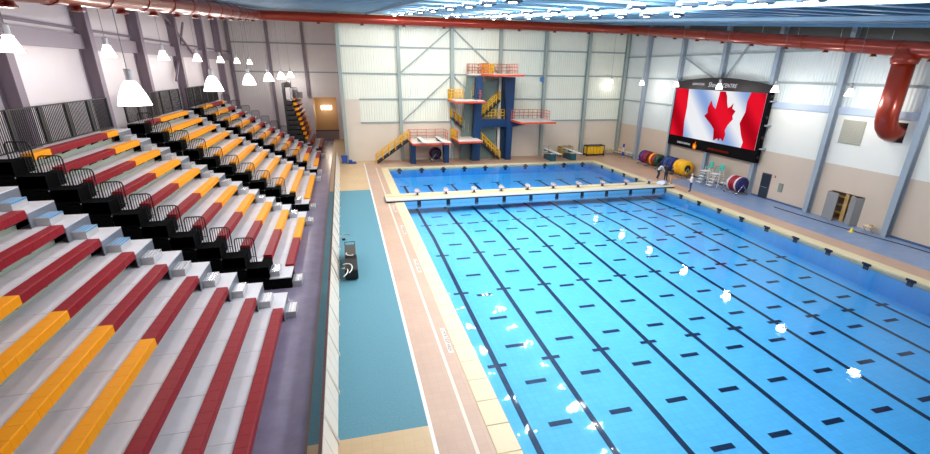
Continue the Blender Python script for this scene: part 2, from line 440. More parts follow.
for xc in colsF+[XJ+0.15, XR-0.3]:
    zt = roof_z(YF)-0.05
    MB().box(xc-0.02, xc+0.02, YF-0.4, YF, 0, zt).box(xc-0.18, xc+0.18, YF-0.42, YF-0.38, 0, zt).box(xc-0.18, xc+0.18, YF-0.04, YF, 0, zt).build('column', M_colf, wf)
for p, q in (((2.4, 4.5), (8.4, 9.7)), ((2.4, 9.9), (8.4, 14.7)), ((8.5, 14.7), (14.3, 9.9)), ((8.5, 9.7), (14.3, 4.6))):
    MB().bar((p[0], YF-0.2, p[1]), (q[0], YF-0.2, q[1]), 0.13, 0.13).build('brace', M_girt, wf)

# deep wall behind the stands with the lit opening
wdp = struct('wall_back_stands', 'pale wall beyond the bleachers with a tall lit opening')
OX0, OX1, OZ = -8.6, -5.2, 6.2
for xa, xb, za, zb in ((XL, -13.8, 0, 6.3), (-13.8, OX0, 0, 6.3), (OX1, XJ, 0, 6.3), (OX0, OX1, OZ, 6.3)):
    sheet_y(wdp, 'wall_panel', M_panel_left, xa, xb, za, zb, YD, 0.12)
for xa, xb in ((XL, -13.8), (-13.8, -9.1), (-9.1, XJ)):
    for za, zb in ((6.3, 9.6), (9.6, 13.4), (13.4, roof_z(YD))):
        sheet_y(wdp, 'corrugated_sheet', M_sheet_deep, xa, xb, za, zb, YD+0.02, 0.1)
    for zg in (9.6, 13.4): MB().box(xa+0.15, xb-0.15, YD-0.12, YD+0.02, zg, zg+0.18).build('girt', M_girt, wdp)
for xc in (XL+0.3, -13.8, -9.1):
    MB().box(xc-0.18, xc+0.18, YD-0.4, YD, 6.3 if xc > -10 else 0, roof_z(YD)-0.1).build('column', M_coll, wdp)
M_tanroom = mat('lobby_tan', (190, 158, 118), 0.6, var=0.06)
lb = MB().box(OX0-0.1, OX0, YD+0.12, YD+5, 0, OZ).box(OX1, OX1+0.1, YD+0.12, YD+5, 0, OZ).box(OX0, OX1, YD+5, YD+5.1, 0, OZ).box(OX0, OX1, YD+0.12, YD+5, OZ, OZ+0.1)
lb.build('lobby_recess', M_tanroom, wdp)
MB().box(OX0, OX1, YD, YD+5, -0.1, 0).build('lobby_floor', M_purple, wdp)
MB().box(OX0, OX1, YD+0.02, YD+0.1, 0.0, 1.3).build('lobby_parapet', mat('lobby_parapet', (150, 130, 128), 0.4), wdp)
MB().box(OX0-0.02, OX1+0.05, YD-0.05, YD+0.2, 1.3, 1.45).build('threshold', mat('threshold_brown', (84, 50, 40), 0.5), wdp)
MB().box(-7.7, -6.1, YD+4.9, YD+4.98, 4.1, 4.7).build('lobby_light_panel', emis('lobby_light', (255, 244, 214), 9.0), wdp)
light('POINT', 'lobby_light', (-6.9, YD+3.2, 4.4), 110, None, 0.4, (1, 0.9, 0.76))

# jog wall between far wall and deep wall
wj = struct('wall_return', 'short return wall beside the lit opening')
for ya, yb in ((YF, 54.8), (54.8, 61.4), (61.4, YD)):
    MB().prism([(ya, 0), (yb, 0), (yb, 6.4), (ya, 6.4)], 'x', XJ, XJ+0.12).build('wall_panel', M_beige_far, wj)
    MB().prism([(ya, 6.4), (yb, 6.4), (yb, roof_z(yb)), (ya, roof_z(ya))], 'x', XJ, XJ+0.1).build('corrugated_sheet', M_sheet_deep, wj)

# left wall
wl = struct('wall_left', 'wall behind the bleachers with white panels between deep mauve columns')
colsL = [-0.5, 8.2, 16.8, 25.3, 33.6, 42.8, 52.5, 60.3]
el = [YN]+colsL+[YD]
for ya, yb in zip(el, el[1:]):
    sheet_x(wl, 'white_panel', M_panel_left, ya, yb, 0, 11.1, XL, -0.1)
    sheet_x(wl, 'white_panel', M_panel_left, ya, yb, 11.1, None, XL-0.02, -0.1)
    MB().box(XL, XL+0.3, ya+0.15, yb-0.15, 11.1, 11.9).build('band', mat('mauve_band', (150, 136, 146), 0.5), wl)
    MB().box(XL, XL+0.12, ya+0.15, yb-0.15, 12.15, 12.3).build('girt', M_coll, wl)
for yc in colsL:
    zt = roof_z(yc)-0.05
    MB().box(XL, XL+0.7, yc-0.03, yc+0.03, 0, zt).box(XL+0.67, XL+0.73, yc-0.28, yc+0.28, 0, zt).box(XL, XL+0.05, yc-0.28, yc+0.28, 0, zt).build('column', M_coll, wl)
MB().bar((XL+0.4, 40.8, 9.0), (XL+0.4, 46.5, 14.2), 0.16, 0.16).build('brace', M_coll, wl)
MB().bar((XL+0.4, 40.8, 14.5), (XL+0.4, 49.2, 11.0), 0.16, 0.16).build('brace', M_coll, wl)

# ================================================================== BLEACHERS
NR, RUN, RISE, X0, D0 = 11, 0.985, 0.597, -7.42, 0.60
def row_x(i): return X0-RUN*i
def row_d(i): return D0+RISE*i          # deck height; the bench is mounted on its nose, a little higher
BD = 0.11                              # bench top relative to deck
seat_prof = [(-0.42, -0.10), (-0.41, -0.012), (-0.39, 0.0), (-0.03, 0.0), (-0.006, -0.012), (0.0, -0.035), (0.0, -0.28), (-0.02, -0.30), (-0.38, -0.30)]
MOD = 0.5
seat_me = {k: MB().prism(seat_prof, 'y', 0.004, MOD-0.004).mesh('bench_seat_'+k, m) for k, m in (('m', M_maroon), ('y', M_yellow))}
tread_me = MB().box(-1.40, -0.425, 0.008, 1.492, 0.0, 0.014).mesh('tread_panel', M_tread)
tread_top_me = MB().box(-0.97, -0.425, 0.008, 1.492, 0.0, 0.014).mesh('tread_panel', M_tread)
def step_mesh(nm):
    b = MB().cbox(0.0, 0.44, 0.0, 0.95, 0.0, 0.30, 0.012); b.cur = 1
    for k in range(3): b.box(0.05+0.13*k, 0.13+0.13*k, 0.04, 0.91, 0.30, 0.306)
    b.box(0.438, 0.446, 0.0, 0.95, 0.24, 0.30)
    return b.mesh('aisle_step', [M_step, nm])
step_me = step_mesh(M_nosing); step_blue_me = step_mesh(M_nosing_blue)
def rail_mesh():
    b = MB(); t, bt = 1.1, -0.3
    b.tube([(0.0, 0, bt), (0.0, 0, t-0.15), (-0.04, 0, t-0.04), (-0.15, 0, t), (-0.71, 0, t), (-0.82, 0, t-0.04), (-0.86, 0, t-0.15), (-0.86, 0, bt)], 0.03, 6)
    for k in range(1, 8): b.tube([(-0.86*k/8, 0, bt), (-0.86*k/8, 0, t)], 0.019, 5)
    b.tube([(0, 0, 0.1), (-0.86, 0, 0.1)], 0.018, 5)
    return b.mesh('guard_rail', M_black)
rail_me = rail_mesh()
def back_panel_mesh(ln):
    b = MB(); z0, z1 = 0.0, 1.75
    b.box(-0.03, 0.03, 0, ln, z1-0.06, z1).box(-0.03, 0.03, 0, ln, z0, z0+0.06)
    b.box(-0.05, 0.05, 0.0, 0.14, z0, z1).box(-0.05, 0.05, ln-0.14, ln, z0, z1)
    n = int(ln/0.15)
    for k in range(1, n): b.box(-0.014, 0.014, ln*k/n-0.017, ln*k/n+0.017, z0, z1)
    return b.mesh('back_guard_panel', M_black)
bp_me = back_panel_mesh(2.42)

def bleacher(label, yb0, yb1, y0, y1, colours, rails_near, rails_far, blue_from=99, near_aisle=True):
    """yb0..yb1 bench span, y0..y1 deck span; colours[i] = list of (y_end, 'm'/'y') along the bench."""
    t = thing('telescopic_bleacher', label, 'bleacher', (0, (y0+y1)/2, 0), group='telescopic bleacher sections')
    oy = (y0+y1)/2
    under = (MB(), MB())
    for i in range(NR):
        x, d = row_x(i), row_d(i)
        b = MB().box(x-RUN-(0.44 if i < NR-1 else 0.0), x-0.42, y0-oy, y1-oy, d-0.05, d).box(x-0.42, x, yb1+0.04-oy, y1-oy, d-0.05, d)
        b.cur = 1; b.box(x-0.44, x-0.421, yb0-oy, yb1-oy, max(d-RISE+0.01, 0.02), d-0.05)
        b.cur = 3; b.box(x-0.03, x-0.001, yb1+0.04-oy, y1-oy, max(d-RISE+0.01, 0.02), d-0.05)
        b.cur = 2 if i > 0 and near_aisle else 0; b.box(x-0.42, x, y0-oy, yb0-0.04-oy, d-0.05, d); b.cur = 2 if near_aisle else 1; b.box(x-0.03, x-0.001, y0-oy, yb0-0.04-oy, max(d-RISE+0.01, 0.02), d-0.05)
        row = b.build('row', [M_tread, M_riser, M_matte, M_aisler], t)
        k = int(round((yb1-yb0)/MOD)); ln = (yb1-yb0)/k
        for j in range(k):
            yc = yb0+ln*j; c = 'y'
            for ye, cc in colours[i]:
                if yc+ln*0.5 <= ye: c = cc; break
            put('bench_seat', seat_me[c], row, (x, yc-oy, d+BD)).scale = (1, ln/MOD, 1)
        sp = MB().box(x-0.415, x-0.38, yb0-oy, yb1+0.03-oy, d+BD-0.345, d+BD-0.30)
        j = yb0+0.2
        while j < yb1:
            sp.prism([(x-0.42, d+BD-0.30), (x-0.05, d+BD-0.30), (x-0.05, d+BD-0.34), (x-0.42, max(0.02, d+BD-0.5))], 'y', j-0.03-oy, j+0.03-oy); j += 1.5
        sp.prism([(x-0.42, d+BD-0.02), (x-0.02, d+BD-0.28), (x-0.03, d+BD-0.34), (x-0.42, max(0.02, d+BD-0.5))], 'y', yb1-oy, yb1+0.03-oy)
        sp.build('bench_support', M_gap, row)
        n = int((yb1-yb0)/1.5)
        for q in range(n):
            o = put('tread_panel', tread_me if i < NR-1 else tread_top_me, row, (x, yb0+(yb1-yb0)*q/n-oy, d)); o.scale = (1, (yb1-yb0)/n/1.5, 1)
        if i > 0:
            dd = row_d(i-1)
            me = step_blue_me if i >= blue_from else step_me
            put('aisle_step', me, row, (x, yb1+0.35-oy, dd))
            if near_aisle and i == 1: put('aisle_step', me, row, (x, y0+0.15-oy, dd))
        if near_aisle and i > 0: MB().box(x-RUN, x+0.004, y0-oy, yb0-0.6-oy, d-0.5, d+0.012).build('aisle_black_slab', M_matte, row)  # plain black slab covering the near aisle deck of each row
        # dark sides
        under[0].box(x-RUN, x-0.03, y0+0.0-oy, y0+0.05-oy, 0.01, d-0.05); under[1].box(x-RUN, x-0.03, y1-0.05-oy, y1-oy, 0.01, d-0.05)
        for flag, yy in ((rails_near, yb0-0.58), (rails_far, y1-0.04)):
            if flag and i >= 2: put('guard_rail', rail_me, t, (x+0.34, yy-oy, d-0.41))
    for u_ in under: u_.build('side_skirt', M_matte, t)
    for yy in ([y0+0.15] if near_aisle else [])+[yb1+0.35]:
        b = MB().cbox(-7.42, -6.98, yy-oy, yy+0.95-oy, 0.0, 0.3, 0.01); b.cur = 1
        for k in range(3): b.box(-7.37+0.13*k, -7.29+0.13*k, yy+0.04-oy, yy+0.91-oy, 0.3, 0.306)
        b.build('front_step', [M_step, M_nosing], t)
    xb = row_x(NR-1)-RUN+0.10; zb = row_d(NR-1)+0.1
    n = max(1, int(round((y1-y0)/2.44))); ln = (y1-y0)/n
    for q in range(n):
        o = put('back_guard_panel', bp_me, t, (xb, y0+ln*q-oy, zb)); o.scale = (1, ln/2.44, 1)
    return t
END = 999
colA = [[(END, 'm')]]*3 + [[(3.65, 'y'), (END, 'm')]]*5 + [[(END, 'm')]]*3
colB = [[(18.1, 'm'), (END, 'y')]]*8 + [[(18.6, 'm'), (END, 'y')], [(19.4, 'm'), (END, 'y')], [(15.4, 'y'), (21.2, 'm'), (END, 'y')]]
colC = [[(END, 'y')]]*10 + [[(30.2, 'm'), (END, 'y')]]
colD = [[(47.2, 'y'), (END, 'm')]]*2 + [[(48.0, 'y'), (END, 'm')]]*8 + [[(46.2, 'y'), (50.6, 'm'), (END, 'y')]]
bleacher('bleacher section with three all maroon front benches and yellow behind', -4.0, 8.77, -5.4, 10.6, colA, False, False, 6, False)
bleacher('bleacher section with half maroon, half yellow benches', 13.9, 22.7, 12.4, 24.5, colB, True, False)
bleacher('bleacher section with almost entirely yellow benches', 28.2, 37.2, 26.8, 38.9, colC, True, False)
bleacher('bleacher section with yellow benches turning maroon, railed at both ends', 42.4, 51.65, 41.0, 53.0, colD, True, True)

# folded section against the far end
t = thing('folded_bleacher', 'black folded bleacher stack with two maroon front rows pulled out', 'bleacher', (0, 60, 0), group='telescopic bleacher sections')
fy0, fy1 = -4.6, 5.0
for i in range(2):
    x, d = row_x(i), row_d(i)
    b = MB().box(x-RUN-0.44, x-0.42, fy0, fy1, d-0.05, d); b.cur = 1; b.box(x-0.44, x-0.421, fy0, fy1, max(0.02, d-RISE), d-0.05)
    row = b.build('row', [M_tread, M_riser], t)
    for j in range(18): put('bench_seat', seat_me['m'], row, (x, fy0+0.3+0.5*j, d+BD))
    MB().box(x-RUN, x-0.05, fy0, fy0+0.05, 0.01, d-0.05).build('side_skirt', M_black, row)
for i in range(2, 11):
    x = -9.42-0.13*(i-2); d = row_d(i)-0.1
    row = MB().box(-11.3, x, fy0, fy1, d-0.5, d-0.02).build('row', M_black, t)
    for j in range(18): put('bench_seat', seat_me['y' if (j < 3 or j > 12) else 'm'], row, (x+0.42, fy0+0.3+0.5*j, d+0.3))
    b = MB()
    for q in range(4): b.bar((x+0.3, fy0+0.02, d-0.4+0.05*q), (-11.2, fy0+0.02, d-0.3+0.05*q), 0.02, 0.02)
    b.build('linkage', M_darksteel, row)
MB().box(-11.35, -11.1, fy0-0.1, fy1, 0.0, 8.5).build('back_frame', M_black, t)
for q in range(3):
    put('guard_rail', rail_me, t, (-9.6-0.5*q, fy0+0.1+0.6*q, 6.9))
    bb = MB().box(-11.0+0.5*q, -10.2+0.5*q, fy0+0.1+1.2*q, fy0+0.14+1.2*q, 6.6, 8.0-0.3*q).build('stowed_rail_panel', mat('stowed_panel', (170, 160, 164), 0.35), t)

# ================================================================== FENCE ALONG THE CONCOURSE
fx = -5.36
M_fence = mat('fence_cream', (226, 216, 202), 0.5, var=0.05)
M_hand = mat('handrail_brown', (74, 40, 38), 0.4)
n = 0; y = -4.0
while y < 46.5:
    y2 = y+2.4
    t = thing('barrier_panel', 'cream barrier panel with dark brown handrail beside the concourse', 'barrier', (fx, y, 0), group='barrier panels between concourse and pool deck')
    MB().prism([(0.16, 0), (0.24, 0), (-0.10, 1.1), (-0.16, 1.1)], 'y', 0.0, 0.06).build('post', M_fence, t)
    MB().prism([(0.16, 0), (0.24, 0), (-0.10, 1.1), (-0.16, 1.1)], 'y', 2.30, 2.36).build('post', M_fence, t)
    for q in range(3):
        MB().prism([(0.14, 0.06), (0.19, 0.06), (-0.10, 1.06), (-0.15, 1.06)], 'y', 0.07+0.75*q, 0.79+0.75*q-(0.0 if y < 9 else 0.12*q)).build('infill_board', M_fence, t)
    MB().box(-0.20, -0.11, 0.0, 2.38, 1.08, 1.14).build('handrail', M_hand, t)
    y = y2; n += 1

# ================================================================== DUCT
t = thing('air_duct', 'long orange red round air duct hung under the roof along three walls', 'duct')
def dl(y): return 15.12-0.072*(46.4-y)
def dr(y): return 15.12-0.0985*(46.4-y)
path = [(-12.0, y, dl(y)) for y in (-9, 0, 10, 20, 30, 40, 44.2)]+[(-11.6, 45.6, 15.05), (-10.4, 46.3, 15.12)]+[(x, 46.4, 15.12) for x in (-6, 0, 10, 20, 28.4)]
path += [(29.6, 46.0, 15.1), (30.2, 44.9, 15.0)]+[(30.2, y, dr(y)) for y in (40, 30, 20, 13.6, 5, -6)]
MB().tube(path, 0.46, 20).build('main_run', M_duct, t, True)
MB().tube([(30.2, 13.6, 11.9), (30.2, 13.6, 8.0), (30.25, 13.6, 7.6), (30.4, 13.6, 7.25), (30.7, 13.6, 6.95), (31.05, 13.6, 6.82), (31.45, 13.6, 6.8)], 0.62, 20).build('drop_branch', M_duct, t, True)
MB().lathe([(0.62, 0), (0.7, 0.0), (0.78, 0.35), (0.62, 0.6)], 20, c=(30.2, 13.6, 11.0)).build('saddle', M_duct, t, True)
ring_y = MB().lathe([(0.455, -0.05), (0.49, -0.05), (0.49, 0.05), (0.455, 0.05)], 20, 'y').mesh('flange', M_duct)
ring_x = MB().lathe([(0.455, -0.05), (0.49, -0.05), (0.49, 0.05), (0.455, 0.05)], 20, 'x').mesh('flange', M_duct)
noz = MB().lathe([(0.12, -0.40), (0.14, -0.44), (0.16, -0.52), (0.2, -0.55), (0.2, -0.60), (0.0, -0.60)], 12).mesh('air_nozzle', mat('duct_dark', (120, 34, 14), 0.35, 0.2))
hang = MB().tube([(0, 0, 0.45), (0, 0, 1.0)], 0.015, 5).mesh('hanger_rod', M_steel)
y = -4.0
while y < 44:
    for x, g in ((-12.0, dl), (30.2, dr)):
        put('flange', ring_y, t, (x, y, g(y))); put('air_nozzle', noz, t, (x, y+1.7, g(y+1.7))); put('hanger_rod', hang, t, (x, y+0.8, g(y+0.8)))
    y += 3.6
x = -8.0
while x < 28:
    put('flange', ring_x, t, (x, 46.4, 15.12)); put('air_nozzle', noz, t, (x+2.0, 46.4, 15.12)); put('hanger_rod', hang, t, (x+0.8, 46.4, 15.12))
    x += 4.4

# ================================================================== LAMPS
def pendant(name, label, group, loc, r, h, power, cord):
    t = thing(name, label, 'lamp', loc, group=group)
    MB().lathe([(0.10, h), (0.16, h-0.02), (r*0.52, h*0.80), (r*0.78, h*0.46), (r*0.93, h*0.16), (r, 0.0), (r*0.95, 0.0), (r*0.72, h*0.44), (0.1, h*0.78)], 24).build('shade', M_lampwhite, t, True)
    MB().lathe([(0.0, h+0.36), (0.09, h+0.36), (0.12, h+0.3), (0.12, h), (0.10, h-0.02)], 12).build('ballast_cap', mat('lamp_cap', (190, 186, 188), 0.4, 0.4), t)
    MB().tube([(0, 0, h+0.34), (0, 0, cord)], 0.013, 6).build('hanging_rod', mat('rod_grey', (130, 128, 132), 0.5), t)
    light('POINT', 'lamp_light', (0, 0, -0.15), power, t, 0.35)
    return t
LOWL = {8.4: 'above the section with all maroon front benches', 19.6: 'above the half maroon, half yellow benches', 31.0: 'above the almost entirely yellow benches',
        42.0: 'above the gap beyond the yellow section', 53.0: 'above the gap before the folded stack', 64.5: 'beyond the folded bleacher stack'}
for y in (8.4, 19.6, 31.0, 42.0, 53.0, 64.5):
    z = 9.0; pendant('pendant_lamp', 'white cone pendant lamp hanging low '+LOWL[y], 'low pendant lamps over the bleachers', (-11, y, z), 0.5, 0.78, LAMP_W['pend'], roof_z(y)-z)
for y in (2.4, 10.4, 18.0, 26.0, 34.0, 42.0, 50.0, 58.0):
    z = 10.6; pendant('pendant_lamp', 'white cone lamp hanging high near the wall behind the bleachers', 'high lamps along the bleacher wall', (-15, y, z), 0.33, 0.55, LAMP_W['back'], roof_z(y)-z)
for k in range(8):
    y = 3.2+6.2*k if k < 7 else 47.35
    z = 9.0; pendant('high_bay_lamp', 'white glowing high bay lamp hanging '+['beside the wall before the duct drop', 'just before the orange duct drop', 'between the duct drop and the sound grille', 'beside the screen edge above the dark door', 'in front of the video screen header', 'over the blue and yellow reels', 'beyond the video screen over the banded reels', 'in the corner of screen wall and tower wall'][k], 'high bay lamps along the screen wall', (29.0, y, z), 0.3, 0.48, LAMP_W['wall']*(0.12 if k == 7 else 1.0), roof_z(y)-z)
# fixtures close under the roof, lighting it from below
M_fix = mat('fixture_steel', (46, 62, 78), 0.4, 0.4)
def roof_fixture(x, y):
    z = roof_z(y)-0.36
    t = thing('roof_light', 'dark roof light fixture throwing white light onto the roof deck', 'lamp', (x, y, z), group='roof lights over the pool')
    MB().cbox(-0.30, 0.30, -0.16, 0.16, 0.0, 0.13, 0.03).build('housing', M_fix, t)
    MB().box(-0.28, 0.28, -0.14, 0.14, 0.13, 0.14).build('up_lens', emis('up_lens', (240, 248, 255), 12.0), t)
    MB().lathe([(0.0, -0.02), (0.13, -0.02), (0.15, 0.0)], 16).build('down_lens', M_lampspot, t)
    for s in (-0.25, 0.25): MB().tube([(s, 0, 0.13), (s, 0, 0.35)], 0.012, 5).build('hanger', M_steel, t)
    for s in (-0.55, 0.55): light('POINT', 'up_light', (s, 0, 0.16), LAMP_W['ceil_up']*0.5, t, 0.06, (0.95, 0.98, 1.0))
    light('AREA', 'down_light', (0, 0, -0.04), LAMP_W['ceil_down']*(0.45 if y < 8 else 0.55 if x < 3 else 1.0), t, 0.3, (1.0, 0.98, 0.95))
for x, yl in ((6.4, [-2.4, -0.9, 0.6, 2.1, 3.6, 6.5, 10, 14, 18, 22, 26, 31, 36, 41]), (11.0, [10.5, 13, 15.5, 18.5, 22, 26, 30, 35, 40]), (1.5, [6, 9, 12, 16, 21, 26, 31, 37, 43])):
    for y in yl: roof_fixture(x, y)

# ================================================================== BULKHEAD AND STARTING BLOCKS
t = thing('bulkhead', 'long cream movable bulkhead bridging the pool between lanes and diving tank', 'bulkhead', (0, 28.8, 0))
MB().cbox(-1.45, 26.0, -0.92, 0.92, 0.10, 0.30, 0.02).build('deck', M_white, t)
x = -1.4
while x < 25.8:
    x2 = min(x+1.7, 25.95)
    MB().box(x+0.01, x2-0.01, -0.86, -0.05, 0.30, 0.315).build('deck_panel', M_cream, t)
    MB().box(x+0.01, x2-0.01, 0.12, 0.86, 0.30, 0.315).build('deck_panel', M_cream, t)
    x = x2
MB().box(-1.4, 25.95, -0.05, 0.12, 0.30, 0.312).build('centre_channel', mat('channel_tan', (178, 150, 112), 0.5), t)
MB().box(0.02, 24.98, -0.90, -0.86, -0.6, 0.10).box(0.02, 24.98, 0.86, 0.90, -0.6, 0.10).build('submerged_panel', mat('bulkhead_blue', (120, 196, 236), 0.4), t)
MB().box(-1.42, 25.97, -0.935, -0.92, 0.04, 0.14).build('fender_strip', M_darksteel, t)
for sx in (-1.25, 25.6):
    MB().box(sx-0.2, sx+0.2, -1.0, 1.0, 0.03, 0.12).build('end_truck', M_black, t)
    for sy in (-0.8, 0.8): MB().lathe([(0, -0.06), (0.1, -0.06), (0.1, 0.06), (0, 0.06)], 14, 'x', (sx, sy, 0.1)).build('wheel', M_black, t)
for k in range(10):
    x = 1.25+2.5*k
    MB().box(x-0.16, x+0.16, -0.915, -0.90, -0.5, 0.08).build('lane_target', M_line, t)
def block():
    t = thing('starting_block', 'small starting block with sloped white top standing on the bulkhead', 'starting block', group='starting blocks on the bulkhead')
    MB().box(-0.22, 0.22, -0.06, 0.3, 0.0, 0.04).build('base_plate', M_steel, t)
    MB().prism([(0.0, 0.04), (0.22, 0.04), (0.24, 0.46), (-0.06, 0.40)], 'x', -0.09, 0.09).build('pedestal', mat('block_dark', (58, 62, 60), 0.4), t)
    MB().prism([(-0.3, 0.38), (0.34, 0.48), (0.34, 0.53), (-0.3, 0.43)], 'x', -0.27, 0.27).build('platform', mat('block_top', (176, 158, 178), 0.6), t)
    MB().tube([(-0.2, -0.24, 0.40), (-0.2, -0.3, 0.34), (0.2, -0.3, 0.34), (0.2, -0.24, 0.40)], 0.018, 6).build('hand_grip', M_steel, t)
    MB().prism([(0.16, 0.50), (0.3, 0.525), (0.32, 0.63)], 'x', -0.2, 0.2).build('foot_wedge', mat('block_wedge', (170, 158, 120), 0.5), t)
    return t
b0 = block(); b0.scale = (0.82, 0.82, 0.82); b0.location = (1.25, 28.75, 0.315)
for k in range(1, 10):
    c = copy_tree(b0); c.location = (1.25+2.5*k, 28.75, 0.315)

# ================================================================== DECK DEPTH MARKS
for y in (5.7, 13.9, 20.6, 26.2):
    t = thing('depth_marker', 'white deck label reading 2 MTR DEEP AREA in dark letters', 'sign', (-0.92, y, 0.0), group='depth labels set along the pool edge')
    MB().box(-0.095, 0.095, -0.98, 0.98, 0.0, 0.006).build('plate', mat('plate_tint', (222, 208, 196), 0.6), t)
    text('lettering', '2 MTR DEEP AREA', 0.215, mat('ink', (50, 46, 46), 0.6), t, (0, 0, 0.007), (0, 0, -math.pi/2), 0.001)

# ================================================================== VIDEO SCREEN
SX = 30.75
t = thing('video_screen', 'giant video screen showing a red and white maple leaf flag', 'screen', (SX, 30.3, 0.12))
ya, yb = -6.05, 6.05      # local y, far side = +y
M_scr = mat('screen_black', (7, 6, 8), 0.8, spec=0.1)
MB().cbox(0.06, 0.5, ya-0.3, yb+0.2, 2.82, 9.1, 0.03).build('cabinet', M_scr, t)
hp = [(ya-0.3, 8.70), (yb+0.2, 8.70), (yb+0.2, 9.35)]
for k in range(13):
    u = k/12.0; hp.append((yb-1.2-(yb-ya-2.4)*u, 9.50+0.34*math.sin(math.pi*u)))
hp += [(ya-0.3, 9.30)]
MB().prism(hp, 'x', -0.02, 0.4).build('header', mat('header_brown', (24, 17, 19), 0.6, spec=0.2), t)
# flag as seen from the pool: far side (+y) is the hoist, near side the fly
def scr_mat(name, base, hi, s, scale, rot):
    m = bpy.data.materials.new(name); m.use_nodes = True; nt = m.node_tree; nt.nodes.remove(nt.nodes['Principled BSDF'])
    tc = nt.nodes.new('ShaderNodeTexCoord'); mp = nt.nodes.new('ShaderNodeMapping'); mp.inputs['Rotation'].default_value = (rot, 0, 0)
    wv = nt.nodes.new('ShaderNodeTexWave'); wv.bands_direction = 'Y'; wv.inputs['Scale'].default_value = scale; wv.inputs['Distortion'].default_value = 2.2; wv.inputs['Detail'].default_value = 1; wv.inputs['Detail Scale'].default_value = 0.5
    rp = nt.nodes.new('ShaderNodeValToRGB'); rp.color_ramp.elements[0].color = C(*base); rp.color_ramp.elements[1].color = C(*hi); rp.color_ramp.elements[1].position = 0.8
    e = nt.nodes.new('ShaderNodeEmission'); e.inputs[1].default_value = s
    nt.links.new(tc.outputs['Object'], mp.inputs[0]); nt.links.new(mp.outputs[0], wv.inputs['Vector']); nt.links.new(wv.outputs['Fac'], rp.inputs[0]); nt.links.new(rp.outputs[0], e.inputs[0])
    nt.links.new(e.outputs[0], nt.nodes['Material Output'].inputs[0])
    return m
M_fw = scr_mat('flag_white', (140, 172, 226), (246, 247, 252), 1.0, 0.075, 0.75)
M_fr = scr_mat('flag_red', (176, 8, 28), (240, 22, 46), 1.0, 0.09, 0.75)
Z0, Z1 = 3.88, 8.68
def flat(name, poly, m, x, par):
    return MB().prism(poly, 'x', x, x+0.015).build(name, m, par)
pic = flat('picture_white_field', [(ya, Z0), (yb, Z0), (yb, Z1), (ya, Z1)], M_fw, 0.04, t)
flat('picture_red_band', [(yb, Z0), (yb, Z1), (yb-1.95, Z1), (yb-2.1, 6.9), (yb-2.05, 5.4), (yb-2.25, Z0)], M_fr, 0.025, pic)
flat('picture_red_band', [(ya, Z0), (ya, Z1), (ya+1.75, Z1), (ya+2.0, 7.9), (ya+1.95, 7.0), (ya+2.35, 6.0), (ya+1.9, 5.0), (ya+1.5, 4.4), (ya+1.6, Z0)], M_fr, 0.025, pic)
# maple leaf outline (u to the viewer's right, v up), slightly sheared by the waving cloth
lw = [(30.02, 8.70), (29.30, 8.70), (29.02, 8.30), (28.86, 7.75), (28.62, 7.25), (28.30, 7.42), (28.02, 7.72), (28.06, 7.25), (27.60, 7.05), (27.86, 6.60), (27.72, 6.32), (28.22, 5.75), (28.45, 5.25), (28.28, 4.85), (28.40, 4.20),
      (28.85, 4.45), (29.05, 4.15), (29.20, 4.42), (29.75, 4.12), (29.85, 4.75), (29.95, 5.20), (30.40, 5.55), (31.05, 5.95), (31.60, 6.30), (31.22, 6.62), (31.30, 7.10), (30.98, 7.80), (30.62, 7.30), (30.20, 7.05), (30.12, 7.70)]
lp = [(a-30.5, min(b-0.06, Z1-0.01)) for a, b in lw]
flat('picture_maple_leaf', lp, M_fr, 0.02, pic)
M_ft = emis('text_white', (236, 232, 240), 0.9)
RT = (math.pi/2, 0, -math.pi/2)
text('header_small_word', 'SASKATOON', 0.3, M_ft, t, (-0.03, 2.75, 9.18), RT, shear=0.2)
text('header_large_word', 'Shaw)', 0.62, M_ft, t, (-0.03, 0.55, 9.16), RT, shear=0.3)
text('header_last_word', 'CENTRE', 0.5, M_ft, t, (-0.03, -1.55, 9.14), RT, shear=0.25)
text('footer_white_words', 'SASKATCHEWAN', 0.27, M_ft, t, (0.05, 3.55, 3.22), RT)
text('footer_orange_words', 'OPTIMIST ACCELERATED', 0.26, emis('text_orange', (200, 60, 24), 0.55), t, (0.05, -1.6, 3.2), RT)
fl = [(0, -0.4), (0.22, -0.32), (0.3, -0.08), (0.2, 0.12), (0.12, 0.02), (0.08, 0.42), (-0.05, 0.2), (-0.1, 0.05), (-0.2, 0.2), (-0.3, -0.06), (-0.24, -0.32)]
fm = flat('footer_flame', [(1.75-u, 3.24+v) for u, v in fl], emis('flame_orange', (255, 110, 10), 1.0), 0.03, t)
flat('flame_core', [(1.75-u*0.5, 3.16+v*0.55) for u, v in fl], emis('flame_yellow', (255, 206, 60), 1.0), 0.02, fm)
for z in (4.0, 6.0, 8.0):
    for yy in (ya-0.3, yb+0.2):
        s = -1 if yy < 0 else 1
        MB().box(0.2, 0.75, yy, yy+0.22*s, z, z+0.12).build('mounting_bracket', M_colr, t)
for k in range(4):
    MB().cbox(0.12, 0.32, ya-0.45, ya-0.3, 3.2+1.7*k, 3.45+1.7*k, 0.02).build('side_latch', M_black, t)

